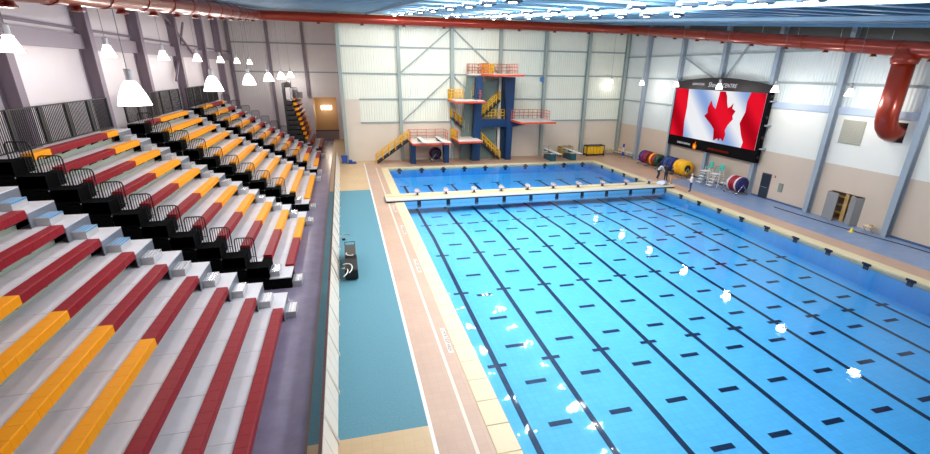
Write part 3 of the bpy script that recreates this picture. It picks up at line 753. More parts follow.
# ================================================================== DIVING TOWER
t = thing('diving_tower', 'blue diving tower with red edged platforms and yellow railings', 'diving tower', (13, 46.3, 0))
def T(x): return x-13.0
MB().prism([(T(10.4), 0), (T(11.4), 0), (T(11.62), 9.6), (T(10.9), 9.6)], 'y', -0.45, 0.45).build('pylon', M_blue, t)
MB().prism([(T(14.72), 0), (T(15.4), 0), (T(15.62), 9.6), (T(14.25), 9.6), (T(14.75), 5.0)], 'y', -0.45, 0.45).build('pylon', M_blue, t)
MB().box(T(11.2), T(14.95), -0.4, 0.4, 3.95, 4.85).build('cross_beam', M_blue, t)
MB().prism([(T(15.2), 3.95), (T(15.5), 3.95), (T(19.2), 4.55), (T(19.2), 4.7), (T(15.2), 4.7)], 'y', -0.3, 0.3).build('cantilever', M_blue, t)
# smoked side screens of the stair core behind the pylons
MB().prism([(T(9.2), 0), (T(10.6), 0), (T(10.9), 9.6), (T(10.0), 9.6)], 'y', 0.9, 1.0).build('stair_screen', M_glassgrey, t)
MB().prism([(T(11.4), 5.0), (T(13.5), 5.0), (T(13.9), 9.4), (T(11.6), 8.9)], 'y', 0.9, 1.0).build('stair_screen', M_glassgrey, t)
MB().box(T(11.3), T(13.7), 0.9, 1.0, 0.0, 4.3).build('stair_screen', M_glassgrey, t)
MB().box(T(14.0), T(14.3), 0.85, 1.05, 0, 9.6).build('rear_post', M_plattop, t)
MB().box(T(14.3), T(15.2), 0.6, 0.8, 0, 9.6).build('rear_wall', mat('tower_navy', (16, 40, 62), 0.5), t)
def platform(par, x0, x1, y0, y1, z, name='platform', th=0.24):
    o = MB().box(x0, x1, y0, y1, z-th, z-0.03).build(name, M_redslab, par)
    MB().box(x0+0.03, x1-0.03, y0+0.05, y1-0.03, z-0.03, z).build('platform_surface', M_plattop, o)
    return o
def railing(par, pts, z, m, h=1.05, gap=0.55, name='railing', r=0.035, rails=3):
    b = MB()
    for k in range(rails):
        zz = z+h*(k+1)/rails
        for p, q in zip(pts, pts[1:]): b.tube([(p[0], p[1], zz), (q[0], q[1], zz)], r, 6)
    for p, q in zip(pts, pts[1:]):
        d = math.hypot(q[0]-p[0], q[1]-p[1]); n = max(1, int(round(d/gap)))
        for i in range(n+1):
            x, y = p[0]+(q[0]-p[0])*i/n, p[1]+(q[1]-p[1])*i/n
            b.tube([(x, y, z-0.05), (x, y, z+h)], r, 6)
    return b.build(name, m, par)
p10 = platform(t, T(11.55), T(15.05), -4.9, 1.4, 9.95)
railing(p10, [(T(11.6), -2.8), (T(11.6), 1.3), (T(15.0), 1.3), (T(15.0), -2.8)], 9.95, M_railred)
land = MB().box(T(10.1), T(11.55), 0.2, 1.4, 9.75, 9.92).build('top_landing', M_plattop, t)
railing(land, [(T(11.5), 1.35), (T(10.15), 1.35), (T(10.15), 0.3), (T(11.5), 0.3)], 9.92, M_railred)
railing(p10, [(T(12.0), 1.2), (T(13.4), 1.2)], 9.95, M_railyel, r=0.08, gap=0.3, name='stair_railing')
p7 = platform(t, T(7.8), T(11.3), -2.9, 1.2, 7.1)
railing(p7, [(T(9.6), 1.15), (T(7.85), 1.15), (T(7.85), -0.8)], 7.1, M_railyel, r=0.06, gap=0.35, name='stair_railing')
railing(p7, [(T(11.2), 1.1), (T(11.2), -1.2)], 7.1, M_railred)
p3 = platform(t, T(8.15), T(11.0), -3.2, 1.4, 2.75)
railing(p3, [(T(8.2), 1.3), (T(8.2), -1.4)], 2.75, M_railyel, r=0.06, gap=0.35, name='stair_railing')
railing(p3, [(T(8.2), -1.4), (T(8.2), -2.4)], 2.75, M_railred)
p5 = platform(t, T(15.2), T(19.5), -4.2, 0.2, 4.88)
railing(p5, [(T(15.3), -1.0), (T(15.3), 0.1), (T(19.4), 0.1), (T(19.4), -2.4)], 4.88, M_railred)
def stair(par, p, q, w, m_rail, n=14, rail=True, tread=M_darksteel):
    """straight flight from p to q, width w along y"""
    p, q = Vector(p), Vector(q); b = MB()
    for s in (-w/2, w/2): b.bar(p+Vector((0, s, 0)), q+Vector((0, s, 0)), 0.07, 0.24)
    o = b.build('stair_stringer', m_rail if tread is None else M_darksteel, par)
    for i in range(n):
        c = p.lerp(q, (i+0.5)/n)
        MB().box(c.x-0.15, c.x+0.15, c.y-w/2, c.y+w/2, c.z-0.02, c.z+0.02).build('stair_tread', M_darksteel, o)
    if rail:
        b = MB()
        for s in (-w/2, w/2):
            for hh in (0.55, 1.0): b.tube([p+Vector((0, s, hh)), q+Vector((0, s, hh))], 0.05, 6)
            for i in range(6):
                c = p.lerp(q, i/5.0)+Vector((0, s, 0)); b.tube([c, c+Vector((0, 0, 1.0))], 0.06, 6)
        b.build('stair_railing', m_rail, o)
stair(t, (T(14.1), 0.3, 0.0), (T(11.2), 0.3, 2.7), 0.8, M_railyel)
stair(t, (T(11.6), 0.5, 5.0), (T(14.0), 0.5, 7.0), 0.7, M_railyel, 10)
stair(t, (T(10.8), 1.3, 2.8), (T(8.2), 1.3, 5.0), 0.7, M_railyel, 10)
stair(t, (T(10.6), 1.3, 7.1), (T(11.9), 1.3, 9.0), 0.7, M_railyel, 8)
railing(t, [(T(11.4), 0.3), (T(14.6), 0.3)], 4.88, M_railyel, r=0.045, gap=0.4, name='landing_railing')

# springboard stage
t = thing('springboard_stage', 'raised springboard stage on blue legs with yellow stair', 'diving stage', (5, 45.5, 0))
def Q(x): return x-5.0
pl = platform(t, Q(2.85), Q(7.35), -2.3, 1.9, 2.62, 'stage_deck')
MB().prism([(-0.45, 0), (0.45, 0), (0.7, 2.38), (-0.7, 2.38)], 'x', Q(2.85), Q(3.45)).build('leg', M_blue, t)
MB().prism([(-0.45, 0), (0.45, 0), (0.7, 2.38), (-0.7, 2.38)], 'x', Q(6.8), Q(7.4)).build('leg', M_blue, t)
railing(t, [(Q(2.95), -0.4), (Q(2.95), 1.8), (Q(7.25), 1.8), (Q(7.25), -0.4)], 2.62, M_railred, gap=1.1)
stair(t, (Q(-1.0), 1.0, 0.0), (Q(2.8), 1.0, 2.55), 0.8, M_railyel, 14)
def springboard(par, x, z, y0, y1):
    o = MB().box(x-0.25, x+0.25, y0, y1, z+0.22, z+0.27).build('springboard', mat('board_white', (226, 230, 222), 0.5), par)
    MB().box(x-0.22, x+0.22, y1-0.5, y1-0.3, z, z+0.22).build('rear_anchor', mat('anchor_teal', (40, 96, 100), 0.4), o)
    MB().lathe([(0, -0.3), (0.1, -0.3), (0.1, 0.3), (0, 0.3)], 14, 'x', (x, (y0+y1)/2+0.6, z+0.11)).build('fulcrum', mat('anchor_teal', (40, 96, 100), 0.4), o)
    MB().box(x-0.4, x+0.4, (y0+y1)/2+0.2, (y0+y1)/2+1.0, z, z+0.03).build('fulcrum_track', M_steel, o)
springboard(t, Q(4.1), 2.62, -3.6, 1.2)
springboard(t, Q(6.3), 2.62, -3.6, 1.2)

def low_board(x, lbl):
    t = thing('low_springboard', lbl, 'springboard', (x, 44.6, 0), group='low springboards beside the tank corner')
    MB().prism([(-0.7, 0), (1.6, 0), (1.6, 0.55), (-0.7, 0.85)], 'x', -0.34, 0.34).build('pedestal', mat('pedestal_teal', (24, 78, 92), 0.45), t)
    MB().box(-0.38, 0.38, -0.75, 1.9, 0.85, 0.90).build('pedestal_top', M_plattop, t)
    springboard(t, 0, 0.88, -2.6, 2.2)
    for s in (-0.36, 0.36): MB().tube([(s, 0.2, 0.9), (s, 0.2, 1.6), (s, 1.8, 1.6), (s, 1.8, 0.9)], 0.025, 6).build('side_rail', M_steel, t)
low_board(20.3, 'low springboard on teal pedestal beside the tower'); low_board(23.0, 'low springboard on teal pedestal beside the yellow crates')

# ================================================================== REELS
def reel(name, label, loc, width, radius, cols, hub=(20, 20, 24)):
    t = thing(name, label, 'lane rope reel', loc, group='lane rope reels')
    n = len(cols); w = width/n
    zc = radius+0.18
    for i, c in enumerate(cols):
        y0 = -width/2+w*i; rr = radius*(0.96 if i % 2 else 1.0)
        m = mat('rope_%d_%d_%d' % c, c, 0.5, bump=0.6, bscale=14)
        prof = [(0.34, y0)]+[(rr-0.08*abs(math.cos(math.pi*k/4))-0.02*(k % 2), y0+w*k/4) for k in range(5)]+[(0.34, y0+w)]
        MB().lathe(prof, 28, 'y', (0, 0, zc)).build('wound_rope', m, t, True)
    MB().lathe([(0, -width/2-0.03), (0.36, -width/2-0.03), (0.36, width/2+0.03), (0, width/2+0.03)], 16, 'y', (0, 0, zc)).build('hub', mat('hub_%d' % hub[2], hub, 0.5), t)
    b = MB()
    for s in (-1, 1):
        yy = s*(width/2+0.08)
        b.tube([(0, yy, zc), (-0.6, yy, 0.12)], 0.03, 6).tube([(0, yy, zc), (0.6, yy, 0.12)], 0.03, 6).tube([(-0.6, yy, 0.12), (0.6, yy, 0.12)], 0.03, 6)
    for s in (-0.6, 0.6): b.tube([(s, -width/2-0.08, 0.12), (s, width/2+0.08, 0.12)], 0.03, 6)
    b.build('frame', M_steel, t)
    for s in (-1, 1):
        for x in (-0.6, 0.6): MB().lathe([(0, -0.03), (0.06, -0.03), (0.06, 0.03), (0, 0.03)], 10, 'y', (x, s*(width/2+0.08), 0.06)).build('caster', M_black, t)
    return t
BL, RD, YL, GN, MR, WH = (18, 34, 110), (172, 14, 34), (242, 178, 4), (14, 62, 42), (120, 14, 34), (216, 210, 216)
reel('lane_reel', 'lane rope reel wound with blue and red bands', (30.5, 39.7, 0), 1.4, 0.74, [MR, RD, BL, RD, BL, BL])
reel('lane_reel', 'lane rope reel wound with green, red and yellow bands', (30.5, 37.7, 0), 1.7, 0.72, [GN, GN, RD, MR, YL, RD])
reel('lane_reel', 'lane rope reel wound in plain blue behind the yellow one', (30.3, 34.7, 0), 1.6, 0.80, [BL, BL, (24, 70, 110), BL])
reel('lane_reel', 'lane rope reel wound in plain yellow with a dark hub', (30.2, 32.5, 0), 1.5, 0.82, [YL, YL, YL])
reel('lane_reel', 'lane rope reel striped red and white beside the lifeguard chairs', (30.4, 24.95, 0), 1.35, 0.72, [(36, 30, 84), WH, RD, MR, RD, WH], (40, 40, 110))
reel('lane_reel', 'dark blue and pink reel under the springboard stage', (6.1, 46.9, 0), 0.9, 0.72, [(30, 30, 80), (30, 30, 80), (210, 60, 100)])

# ================================================================== LIFEGUARD CHAIRS
def guard_chair(y, label):
    t = thing('lifeguard_chair', label, 'lifeguard chair', (30.5, y, 0), group='lifeguard chairs under the video screen')
    M_teal2 = mat('seat_teal', (80, 190, 172), 0.45)
    MB().cbox(-0.28, 0.24, -0.26, 0.26, 1.62, 1.70, 0.02).build('seat', M_teal2, t)
    MB().cbox(0.18, 0.25, -0.26, 0.26, 1.70, 2.2, 0.02).build('backrest', M_teal2, t)
    MB().box(-0.75, 0.0, -0.36, 0.36, 1.28, 1.34).build('foot_platform', M_white, t)
    for sx, sy in ((-0.3, -0.34), (-0.3, 0.34), (0.5, -0.34), (0.5, 0.34)):
        MB().tube([(sx, sy, 0), (0.2 if sx > 0 else -0.2, sy*0.8, 1.62)], 0.03, 6).build('leg', M_white, t)
    for k in range(4):
        MB().box(-1.05+0.14*k, -0.72+0.14*k, -0.3, 0.3, 0.22+0.28*k, 0.27+0.28*k).build('step', M_white, t)
    for s in (-0.32, 0.32): MB().tube([(-1.0, s, 0), (-0.45, s, 1.3)], 0.025, 6).build('ladder_rail', M_steel, t)
    for s in (-0.3, 0.3): MB().tube([(-0.25, s, 1.64), (-0.25, s, 1.95), (0.2, s, 1.95)], 0.022, 6).build('armrest', M_steel, t)
guard_chair(29.0, 'white lifeguard chair with teal seat beside the column')
guard_chair(27.5, 'white lifeguard chair with teal seat beside the striped reel')
def trolley(x, y, label):
    t = thing('frame_trolley', label, 'trolley', (x, y, 0), group='steel frame trolleys by the screen wall')
    for sx, sy in ((-0.4, -0.3), (0.4, -0.3), (-0.4, 0.3), (0.4, 0.3)):
        MB().tube([(sx, sy, 0.04), (sx*0.4, sy, 1.15)], 0.022, 6).build('leg', M_steel, t)
    MB().tube([(-0.16, -0.3, 1.15), (-0.16, 0.3, 1.15)], 0.022, 6).tube([(0.16, -0.3, 1.15), (0.16, 0.3, 1.15)], 0.022, 6).tube([(-0.35, -0.3, 0.2), (-0.35, 0.3, 0.2)], 0.02, 6).tube([(0.35, -0.3, 0.2), (0.35, 0.3, 0.2)], 0.02, 6).build('crossbar', M_steel, t)
    MB().box(-0.2, 0.2, -0.32, 0.32, 0.62, 0.65).build('shelf', M_white, t)
trolley(30.3, 26.5, 'white and steel frame trolley between lifeguard chair and striped reel')

# ================================================================== RIGHT WALL DETAILS
dd = struct('door_1', 'dark exit door in the beige wall'); dd.location = (XR, 22.95, 0)
MB().box(-0.04, 0.0, -0.5, 0.5, 0.0, 2.2).build('door_frame', mat('door_frame', (70, 74, 84), 0.4), dd)
MB().box(-0.07, -0.04, -0.44, 0.44, 0.02, 2.12).build('door_leaf', mat('door_navy', (34, 42, 56), 0.4), dd)
MB().tube([(-0.12, -0.38, 1.0), (-0.12, 0.38, 1.0)], 0.025, 6).build('push_bar', M_steel, dd)
t = thing('wall_poster', 'small notice board with coloured print near the dark door', 'poster', (XR, 21.3, 0.92))
MB().box(-0.03, 0.0, -0.22, 0.22, 0.0, 0.72).build('frame', mat('poster_brown', (130, 96, 70), 0.5), t)
MB().box(-0.04, -0.03, -0.17, 0.17, 0.05, 0.67).build('sheet', mat('poster_sheet', (120, 140, 132), 0.5, var=0.4, vscale=5), t)
t = thing('alarm_call_point', 'small red call point on wall beside the dark door', 'call point', (XR, 22.1, 2.0))
MB().cbox(-0.06, 0.0, -0.08, 0.08, 0, 0.16, 0.01).build('box', mat('alarm_red', (180, 40, 34), 0.4), t)
MB().lathe([(0, -0.075), (0.04, -0.07), (0.045, -0.06)], 12, 'x', (0, 0, 0.08)).build('button', M_white, t)
# alcove with open folding doors
al = struct('door_2', 'storage alcove with two open grey doors and wooden shelves'); al.location = (XR, 15.5, 0)
M_grey = mat('door_grey', (138, 136, 134), 0.5, var=0.05)
M_wood = mat('pale_wood', (222, 178, 112), 0.5, var=0.12, vscale=6)
MB().box(0.12, 2.4, -1.4, -1.3, 0, 2.3).box(0.12, 2.4, 1.25, 1.35, 0, 2.3).box(2.3, 2.4, -1.3, 1.25, 0, 2.3).box(0.12, 2.4, -1.3, 1.25, 2.2, 2.3).box(0.0, 2.4, -1.3, 1.25, -0.1, 0.0).build('recess', M_beige, al)
MB().box(-0.45, -0.39, 0.32, 1.22, 0.02, 2.1).build('door_leaf', M_grey, al)
MB().prism([(-0.42, 1.22), (-0.36, 1.22), (0.06, 1.3), (0.0, 1.3)], 'z', 0.02, 2.1).build('door_leaf', M_grey, al)
MB().prism([(-0.42, -1.02), (-0.38, -0.98), (0.1, -1.32), (0.06, -1.36)], 'z', 0.02, 2.1).build('door_leaf', M_grey, al)
MB().prism([(-0.42, -1.02), (-0.38, -1.0), (-0.2, -0.5), (-0.25, -0.5)], 'z', 0.02, 2.1).build('door_leaf', M_grey, al)
for k in range(3): MB().box(0.3, 0.9, 0.1, 1.2, 0.5+0.6*k, 0.55+0.6*k).build('shelf', M_wood, al)
MB().box(0.28, 0.34, 0.05, 0.35, 0.0, 2.05).box(0.28, 0.34, -0.35, -0.1, 0.9, 2.05).build('shelf_upright', M_wood, al)
t = thing('wall_grille', 'square speckled grey sound grille on the white wall panel', 'grille', (XR, 16.57, 5.62))
MB().box(-0.05, 0.0, -0.85, 0.85, 0, 1.68).build('frame', mat('grille_edge', (176, 170, 154), 0.6), t)
g = MB()
for k in range(14): g.box(-0.07, -0.05, -0.8, 0.8, 0.04+0.115*k, 0.11+0.115*k)
g.build('louvre', mat('grille_speckle', (168, 162, 146), 0.7, var=0.25, vscale=12), t)
t = thing('duct_wall_opening', 'black square duct opening in the white wall panel', 'vent', (XR, 13.45, 6.2))
MB().box(-0.03, 0.0, -0.42, 0.72, 0, 1.22).build('collar', M_black, t)
MB().box(-0.05, -0.03, -0.45, 0.75, -0.03, 0.0).box(-0.05, -0.03, -0.45, 0.75, 1.22, 1.25).build('flange', M_darksteel, t)
t = thing('folding_stool', 'small cream folding stool with steel legs beside the grey doors', 'stool', (30.9, 12.95, 0))
MB().cbox(-0.22, 0.22, -0.3, 0.3, 0.44, 0.49, 0.01).build('seat', M_cream, t)
for s in (-0.25, 0.25):
    MB().tube([(-0.22, s, 0), (0.2, s, 0.44)], 0.016, 6).build('leg', M_steel, t); MB().tube([(0.22, s, 0), (-0.2, s, 0.44)], 0.016, 6).build('leg', M_steel, t)
MB().cbox(-0.06, 0.06, -0.24, -0.05, 0.49, 0.6, 0.01).build('cup', mat('tan_cup', (180, 140, 90), 0.5), t)
t = thing('floor_cone', 'small yellow safety cone on the slate floor', 'cone', (29.9, 13.3, 0))
M_coney = mat('cone_yellow', (236, 206, 70), 0.5)
MB().box(-0.16, 0.16, -0.16, 0.16, 0, 0.03).build('base', M_coney, t)
MB().lathe([(0.12, 0.03), (0.03, 0.32), (0.0, 0.33)], 16).build('cone_body', M_coney, t, True)
b = MB().tube([(31.3, -6, 0.03), (30.9, 4, 0.03), (30.6, 10, 0.03), (30.2, 13, 0.03), (30.0, 16, 0.03), (29.9, 20, 0.03)], 0.03, 6).build('floor_hose', M_darksteel)
b['label'] = 'thin dark hose lying along the slate floor by the wall'; b['category'] = 'hose'

# ================================================================== FAR CORNER EQUIPMENT
def crate_rack(name, label, loc, w, dpt, h, frame, fill, n):
    t = thing(name, label, 'rack', loc)
    b = MB()
    for x in (-w/2, w/2):
        for yy in (-dpt/2, dpt/2): b.bar((x, yy, 0.1), (x, yy, h), 0.07)
    for z in (0.18, h-0.03):
        for yy in (-dpt/2, dpt/2): b.bar((-w/2, yy, z), (w/2, yy, z), 0.1)
        for x in (-w/2, w/2): b.bar((x, -dpt/2, z), (x, dpt/2, z), 0.1)
    b.build('frame', frame, t)
    for k in range(n):
        a = -w/2+0.08+(w-0.16)*k/n; c = a+(w-0.16)/n-0.06
        MB().cbox(a, c, -dpt/2+0.06, dpt/2-0.06, 0.24, h-0.12, 0.05).build('crate', fill, t)
    for x in (-w/2, w/2):
        for yy in (-dpt/2, dpt/2): MB().lathe([(0, -0.03), (0.08, -0.03), (0.08, 0.03), (0, 0.03)], 10, 'x', (x, yy, 0.08)).build('caster', M_black, t)
crate_rack('crate_rack', 'black rolling rack filled with yellow crates against the beige wall', (27.4, 47.0, 0), 2.5, 0.9, 1.35, M_black, mat('crate_yellow', (230, 180, 30), 0.5), 5)
crate_rack('bin_rack', 'low rack of dull gold bins behind the low springboards', (23.4, 47.3, 0), 1.7, 0.8, 1.25, mat('rack_gold', (170, 140, 70), 0.5), mat('bin_gold', (206, 168, 80), 0.5), 4)
def chair(x, y, rz, label):
    t = thing('stacking_chair', label, 'chair', (x, y, 0), rz, group='cream chairs in the far corner')
    m = mat('chair_cream', (224, 204, 150), 0.5)
    MB().cbox(-0.22, 0.22, -0.22, 0.22, 0.43, 0.47, 0.01).build('seat', m, t)
    MB().cbox(-0.22, 0.22, 0.2, 0.24, 0.6, 0.9, 0.01).build('backrest', m, t)
    for sx in (-0.2, 0.2):
        MB().tube([(sx, -0.2, 0), (sx, -0.18, 0.44)], 0.018, 6).build('leg', M_steel, t)
        MB().tube([(sx, 0.25, 0), (sx, 0.2, 0.5), (sx, 0.22, 0.9)], 0.018, 6).build('leg', M_steel, t)
for k, (x, y) in enumerate(((29.3, 47.4), (29.9, 47.4), (30.5, 47.3), (30.6, 46.6), (30.6, 45.9))):
    chair(x, y, 0.0 if k < 3 else -math.pi/2, 'cream chair in the corner beside the yellow crate rack')
t = thing('umpire_stand', 'slim white and blue stand in the corner beside the reels', 'stand', (30.3, 44.6, 0))
MB().lathe([(0.3, 0), (0.3, 0.05), (0.05, 0.08)], 16).build('base', M_steel, t)
MB().tube([(0, 0, 0.05), (0, 0, 1.75)], 0.045, 8).build('pole', M_white, t)
MB().lathe([(0.12, 0.25), (0.14, 0.3), (0.14, 0.7), (0.12, 0.75)], 12).build('lower_sleeve', mat('sleeve_blue', (36, 58, 160), 0.5), t)
MB().lathe([(0.11, 1.35), (0.13, 1.4), (0.13, 1.75), (0.0, 1.8)], 12).build('upper_sleeve', mat('sleeve_blue', (36, 58, 160), 0.5), t)
t = thing('small_table', 'little pale green table beside the blue stand', 'table', (30.6, 43.7, 0))
MB().cbox(-0.35, 0.35, -0.5, 0.5, 0.8, 0.85, 0.01).build('top', mat('table_mint', (186, 216, 206), 0.4), t)
for sx in (-0.3, 0.3):
    for sy in (-0.44, 0.44): MB().tube([(sx, sy, 0), (sx, sy, 0.8)], 0.02, 6).build('leg', M_steel, t)
t = thing('wall_speaker', 'small blue speaker box on bracket high on the sheet wall', 'speaker', (19.7, YF-0.5, 9.1))
MB().cbox(-0.18, 0.18, -0.15, 0.15, 0, 0.5, 0.03).build('cabinet', mat('speaker_blue', (60, 120, 180), 0.4), t)
MB().box(-0.03, 0.03, 0.15, 0.5, 0.2, 0.3).build('bracket', M_steel, t)
for k, yb_ in enumerate((0,)):
    t = thing('board_stack', 'cream boards leaning on the wall under the springboard stage', 'boards', (4.2, 47.5, 0))
    for j in range(5): MB().cbox(-1.1, 1.1, -0.06+0.02*j, 0.0+0.02*j, 0.06+0.42*j, 0.44+0.42*j, 0.01).build('board', M_beige_far, t)

# left side small things on the deck
t = thing('blue_bin', 'blue plastic cart with black wheels at the wall corner', 'cart', (-4.6, 46.9, 0))
M_binblue = mat('bin_blue', (34, 70, 150), 0.4)
MB().prism([(-0.28, 0.12), (0.28, 0.12), (0.36, 0.85), (-0.36, 0.85)], 'y', -0.3, 0.3).build('tub', M_binblue, t)
MB().cbox(-0.4, 0.4, -0.34, 0.34, 0.85, 0.91, 0.02).build('lid', M_binblue, t)
for s in (-0.24, 0.24): MB().lathe([(0, -0.04), (0.12, -0.04), (0.12, 0.04), (0, 0.04)], 12, 'x', (s, -0.25, 0.12)).build('wheel', M_black, t)
t = thing('blue_step', 'low blue plastic step beside the blue cart', 'step', (-3.75, 46.7, 0))
MB().cbox(-0.45, 0.45, -0.3, 0.3, 0, 0.2, 0.03).build('lower_tread', M_binblue, t)
MB().cbox(-0.45, 0.0, -0.3, 0.3, 0.2, 0.4, 0.03).build('upper_tread', M_binblue, t)
# black machine with hoses
t = thing('pool_vacuum_cart', 'black pool cleaning cart with white hoses on the teal floor', 'cart', (-4.5, 14.6, 0))
MB().cbox(-0.34, 0.32, -2.0, -0.2, 0.12, 0.62, 0.05).build('machine_body', M_black, t)
MB().cbox(-0.32, 0.28, -0.1, 1.6, 0.12, 0.75, 0.04).build('hose_bin', mat('cart_brown', (66, 58, 50), 0.6), t)
MB().box(-0.34, 0.3, -2.0, 1.6, 0.08, 0.12).build('chassis', M_darksteel, t)
for sx in (-0.32, 0.28):
    for sy in (-1.7, 1.3): MB().lathe([(0, -0.03), (0.1, -0.03), (0.1, 0.03), (0, 0.03)], 12, 'x', (sx, sy, 0.1)).build('wheel', M_black, t)
MB().tube([(-0.3, 1.55, 0.7), (-0.3, 1.75, 0.85), (0.26, 1.75, 0.85), (0.26, 1.55, 0.7)], 0.025, 6).build('push_handle', M_darksteel, t)
M_hose = mat('hose_white', (224, 220, 210), 0.5)
def arc(cx, cy, z, r, a0, a1, n=14, dz=0.0):
    return [(cx+r*math.cos(a0+(a1-a0)*k/n), cy+r*1.6*math.sin(a0+(a1-a0)*k/n), z+dz*math.sin(math.pi*k/n)) for k in range(n+1)]
MB().tube(arc(-0.38, -1.9, 0.64, 0.42, -0.9, 1.7, 14, 0.1), 0.03, 6).build('hose', M_hose, t, True)
MB().tube(arc(-0.55, -2.0, 0.5, 0.36, -1.2, 1.4, 14, 0.1), 0.03, 6).build('hose', M_hose, t, True)
MB().tube(arc(-0.05, -0.1, 0.78, 0.2, 2.4, 5.8, 12, 0.06), 0.025, 6).build('hose', M_hose, t, True)
t = thing('coiled_cable', 'loose grey cable with a dark plug on the teal floor', 'cable', (-4.75, 19.9, 0))
MB().tube(arc(0, 0, 0.03, 0.3, 0, 5.0, 20), 0.02, 6).build('cable', mat('cable_grey', (170, 176, 176), 0.5), t, True)
MB().cbox(-0.25, -0.05, -0.75, -0.6, 0.0, 0.12, 0.02).build('plug', M_black, t)

# ================================================================== PEOPLE
def person(label, loc, rz, h, shirt, pants, hair, skin=(206, 160, 132), pose='stand', sleeves=True):
    s = h/1.75
    J = {'pel': (0, 0, 0.95), 'waist': (0, 0, 1.10), 'chest': (0, -0.01, 1.30), 'neckb': (0, 0.0, 1.45), 'neck': (0, -0.01, 1.53)}
    Rr = {'pel': .15, 'waist': .135, 'chest': .155, 'neckb': .085, 'neck': .052}
    E_ = [('pel', 'waist'), ('waist', 'chest'), ('chest', 'neckb'), ('neckb', 'neck')]
    lean = 0.0
    for k, sd in (('l', -1), ('r', 1)):
        if pose == 'stand':
            kn, an, to = (sd*0.11, -0.01, 0.50), (sd*0.12, 0.03, 0.09), (sd*0.14, -0.15, 0.035)
            el, wr = (sd*0.27, 0.02, 1.13), (sd*0.25, -0.10, 0.90)
        elif pose == 'hold':
            kn, an, to = (sd*0.11, -0.01, 0.50), (sd*0.12, 0.03, 0.09), (sd*0.14, -0.15, 0.035)
            el, wr = (sd*0.27, -0.02, 1.14), (sd*0.12, -0.28, 1.16)
        elif pose == 'bend':
            kn, an, to = (sd*0.12, -0.10, 0.50), (sd*0.12, 0.05, 0.09), (sd*0.14, -0.13, 0.035)
            el, wr = (sd*0.24, -0.52, 0.93), (sd*0.17, -0.60, 0.70)
        J.update({'hip'+k: (sd*0.10, 0, 0.90), 'kn'+k: kn, 'an'+k: an, 'to'+k: to, 'sh'+k: (sd*0.19, 0, 1.40), 'el'+k: el, 'wr'+k: wr})
        Rr.update({'hip'+k: .095, 'kn'+k: .062, 'an'+k: .045, 'to'+k: .038, 'sh'+k: .062, 'el'+k: .045, 'wr'+k: .03})
        E_ += [('pel', 'hip'+k), ('hip'+k, 'kn'+k), ('kn'+k, 'an'+k), ('an'+k, 'to'+k), ('neckb', 'sh'+k), ('sh'+k, 'el'+k), ('el'+k, 'wr'+k)]
    if pose == 'bend':
        J.update({'waist': (0, -0.06, 1.08), 'chest': (0, -0.22, 1.24), 'neckb': (0, -0.34, 1.32), 'neck': (0, -0.42, 1.36), 'shl': (-0.19, -0.32, 1.28), 'shr': (0.19, -0.32, 1.28)})
    for k, sd in (('l', -1), ('r', 1)):      # palm and five fingers
        w = Vector(J['wr'+k]); d = (w-Vector(J['el'+k])).normalized(); a = d.cross(Vector((1, 0, 0))).normalized() if abs(d.x) < 0.9 else Vector((0, 0, 1))
        J['pa'+k] = tuple(w+d*0.08); Rr['pa'+k] = .03; E_.append(('wr'+k, 'pa'+k))
        inw = Vector((-sd, 0, 0))
        for i, (off, ln) in enumerate(((-0.030, 0.065), (-0.010, 0.078), (0.010, 0.074), (0.030, 0.058))):
            b0 = w+d*0.09+a*off; t1 = b0+d*ln*0.55+inw*0.012; t2 = t1+d*ln*0.4+inw*0.026
            J['f%d%s' % (i, k)] = tuple(t1); J['g%d%s' % (i, k)] = tuple(t2); Rr['f%d%s' % (i, k)] = .0095; Rr['g%d%s' % (i, k)] = .008
            E_ += [('pa'+k, 'f%d%s' % (i, k)), ('f%d%s' % (i, k), 'g%d%s' % (i, k))]
        th = w+d*0.06-a*0.055+inw*0.02; J['th'+k] = tuple(th); Rr['th'+k] = .011; E_.append(('pa'+k, 'th'+k))
    names = list(J); idx = {n: i for i, n in enumerate(names)}
    me = bpy.data.meshes.new('body_skeleton'); me.from_pydata([tuple(c*s for c in J[n]) for n in names], [(idx[a], idx[b]) for a, b in E_], [])
    tmp = bpy.data.objects.new('body_tmp', me); COL.objects.link(tmp)
    md = tmp.modifiers.new('skin', 'SKIN'); md.use_smooth_shade = True
    for n in names:
        sv = me.skin_vertices[0].data[idx[n]]; r = Rr[n]*s*(1.38 if n[0] not in 'fgtw' and n[:2] != 'pa' else 1.0)
        sv.radius = (r*1.15, r*0.8) if n in ('pel', 'waist', 'chest') else (r, r); sv.use_root = (n == 'pel')
    sb = tmp.modifiers.new('sub', 'SUBSURF'); sb.levels = 1; sb.render_levels = 1
    dg = bpy.context.evaluated_depsgraph_get(); ev = tmp.evaluated_get(dg)
    bm2 = bpy.data.meshes.new_from_object(ev); bpy.data.objects.remove(tmp)
    # head with jaw, nose, ears
    nk = Vector(J['neck']); hd = nk+Vector((0, -0.02 if pose != 'bend' else -0.09, 0.12 if pose != 'bend' else 0.06))
    bm = bmesh.new(); bm.from_mesh(bm2)
    hv = bmesh.ops.create_uvsphere(bm, u_segments=16, v_segments=12, radius=1.0)['verts']
    for v in hv:
        x, y, z = v.co
        y2 = y*(0.098 if z > -0.1 else 0.086); x2 = x*(0.078 if z > -0.1 else 0.066)
        if y < -0.85 and -0.35 < z < 0.1: y2 -= 0.018
        if z < -0.6: y2 -= 0.012
        if abs(x) > 0.93 and abs(z) < 0.3: x2 *= 1.16
        v.co = (Vector((x2, y2, z*0.118))+hd)*s
    bm.to_mesh(bm2); bm.free()
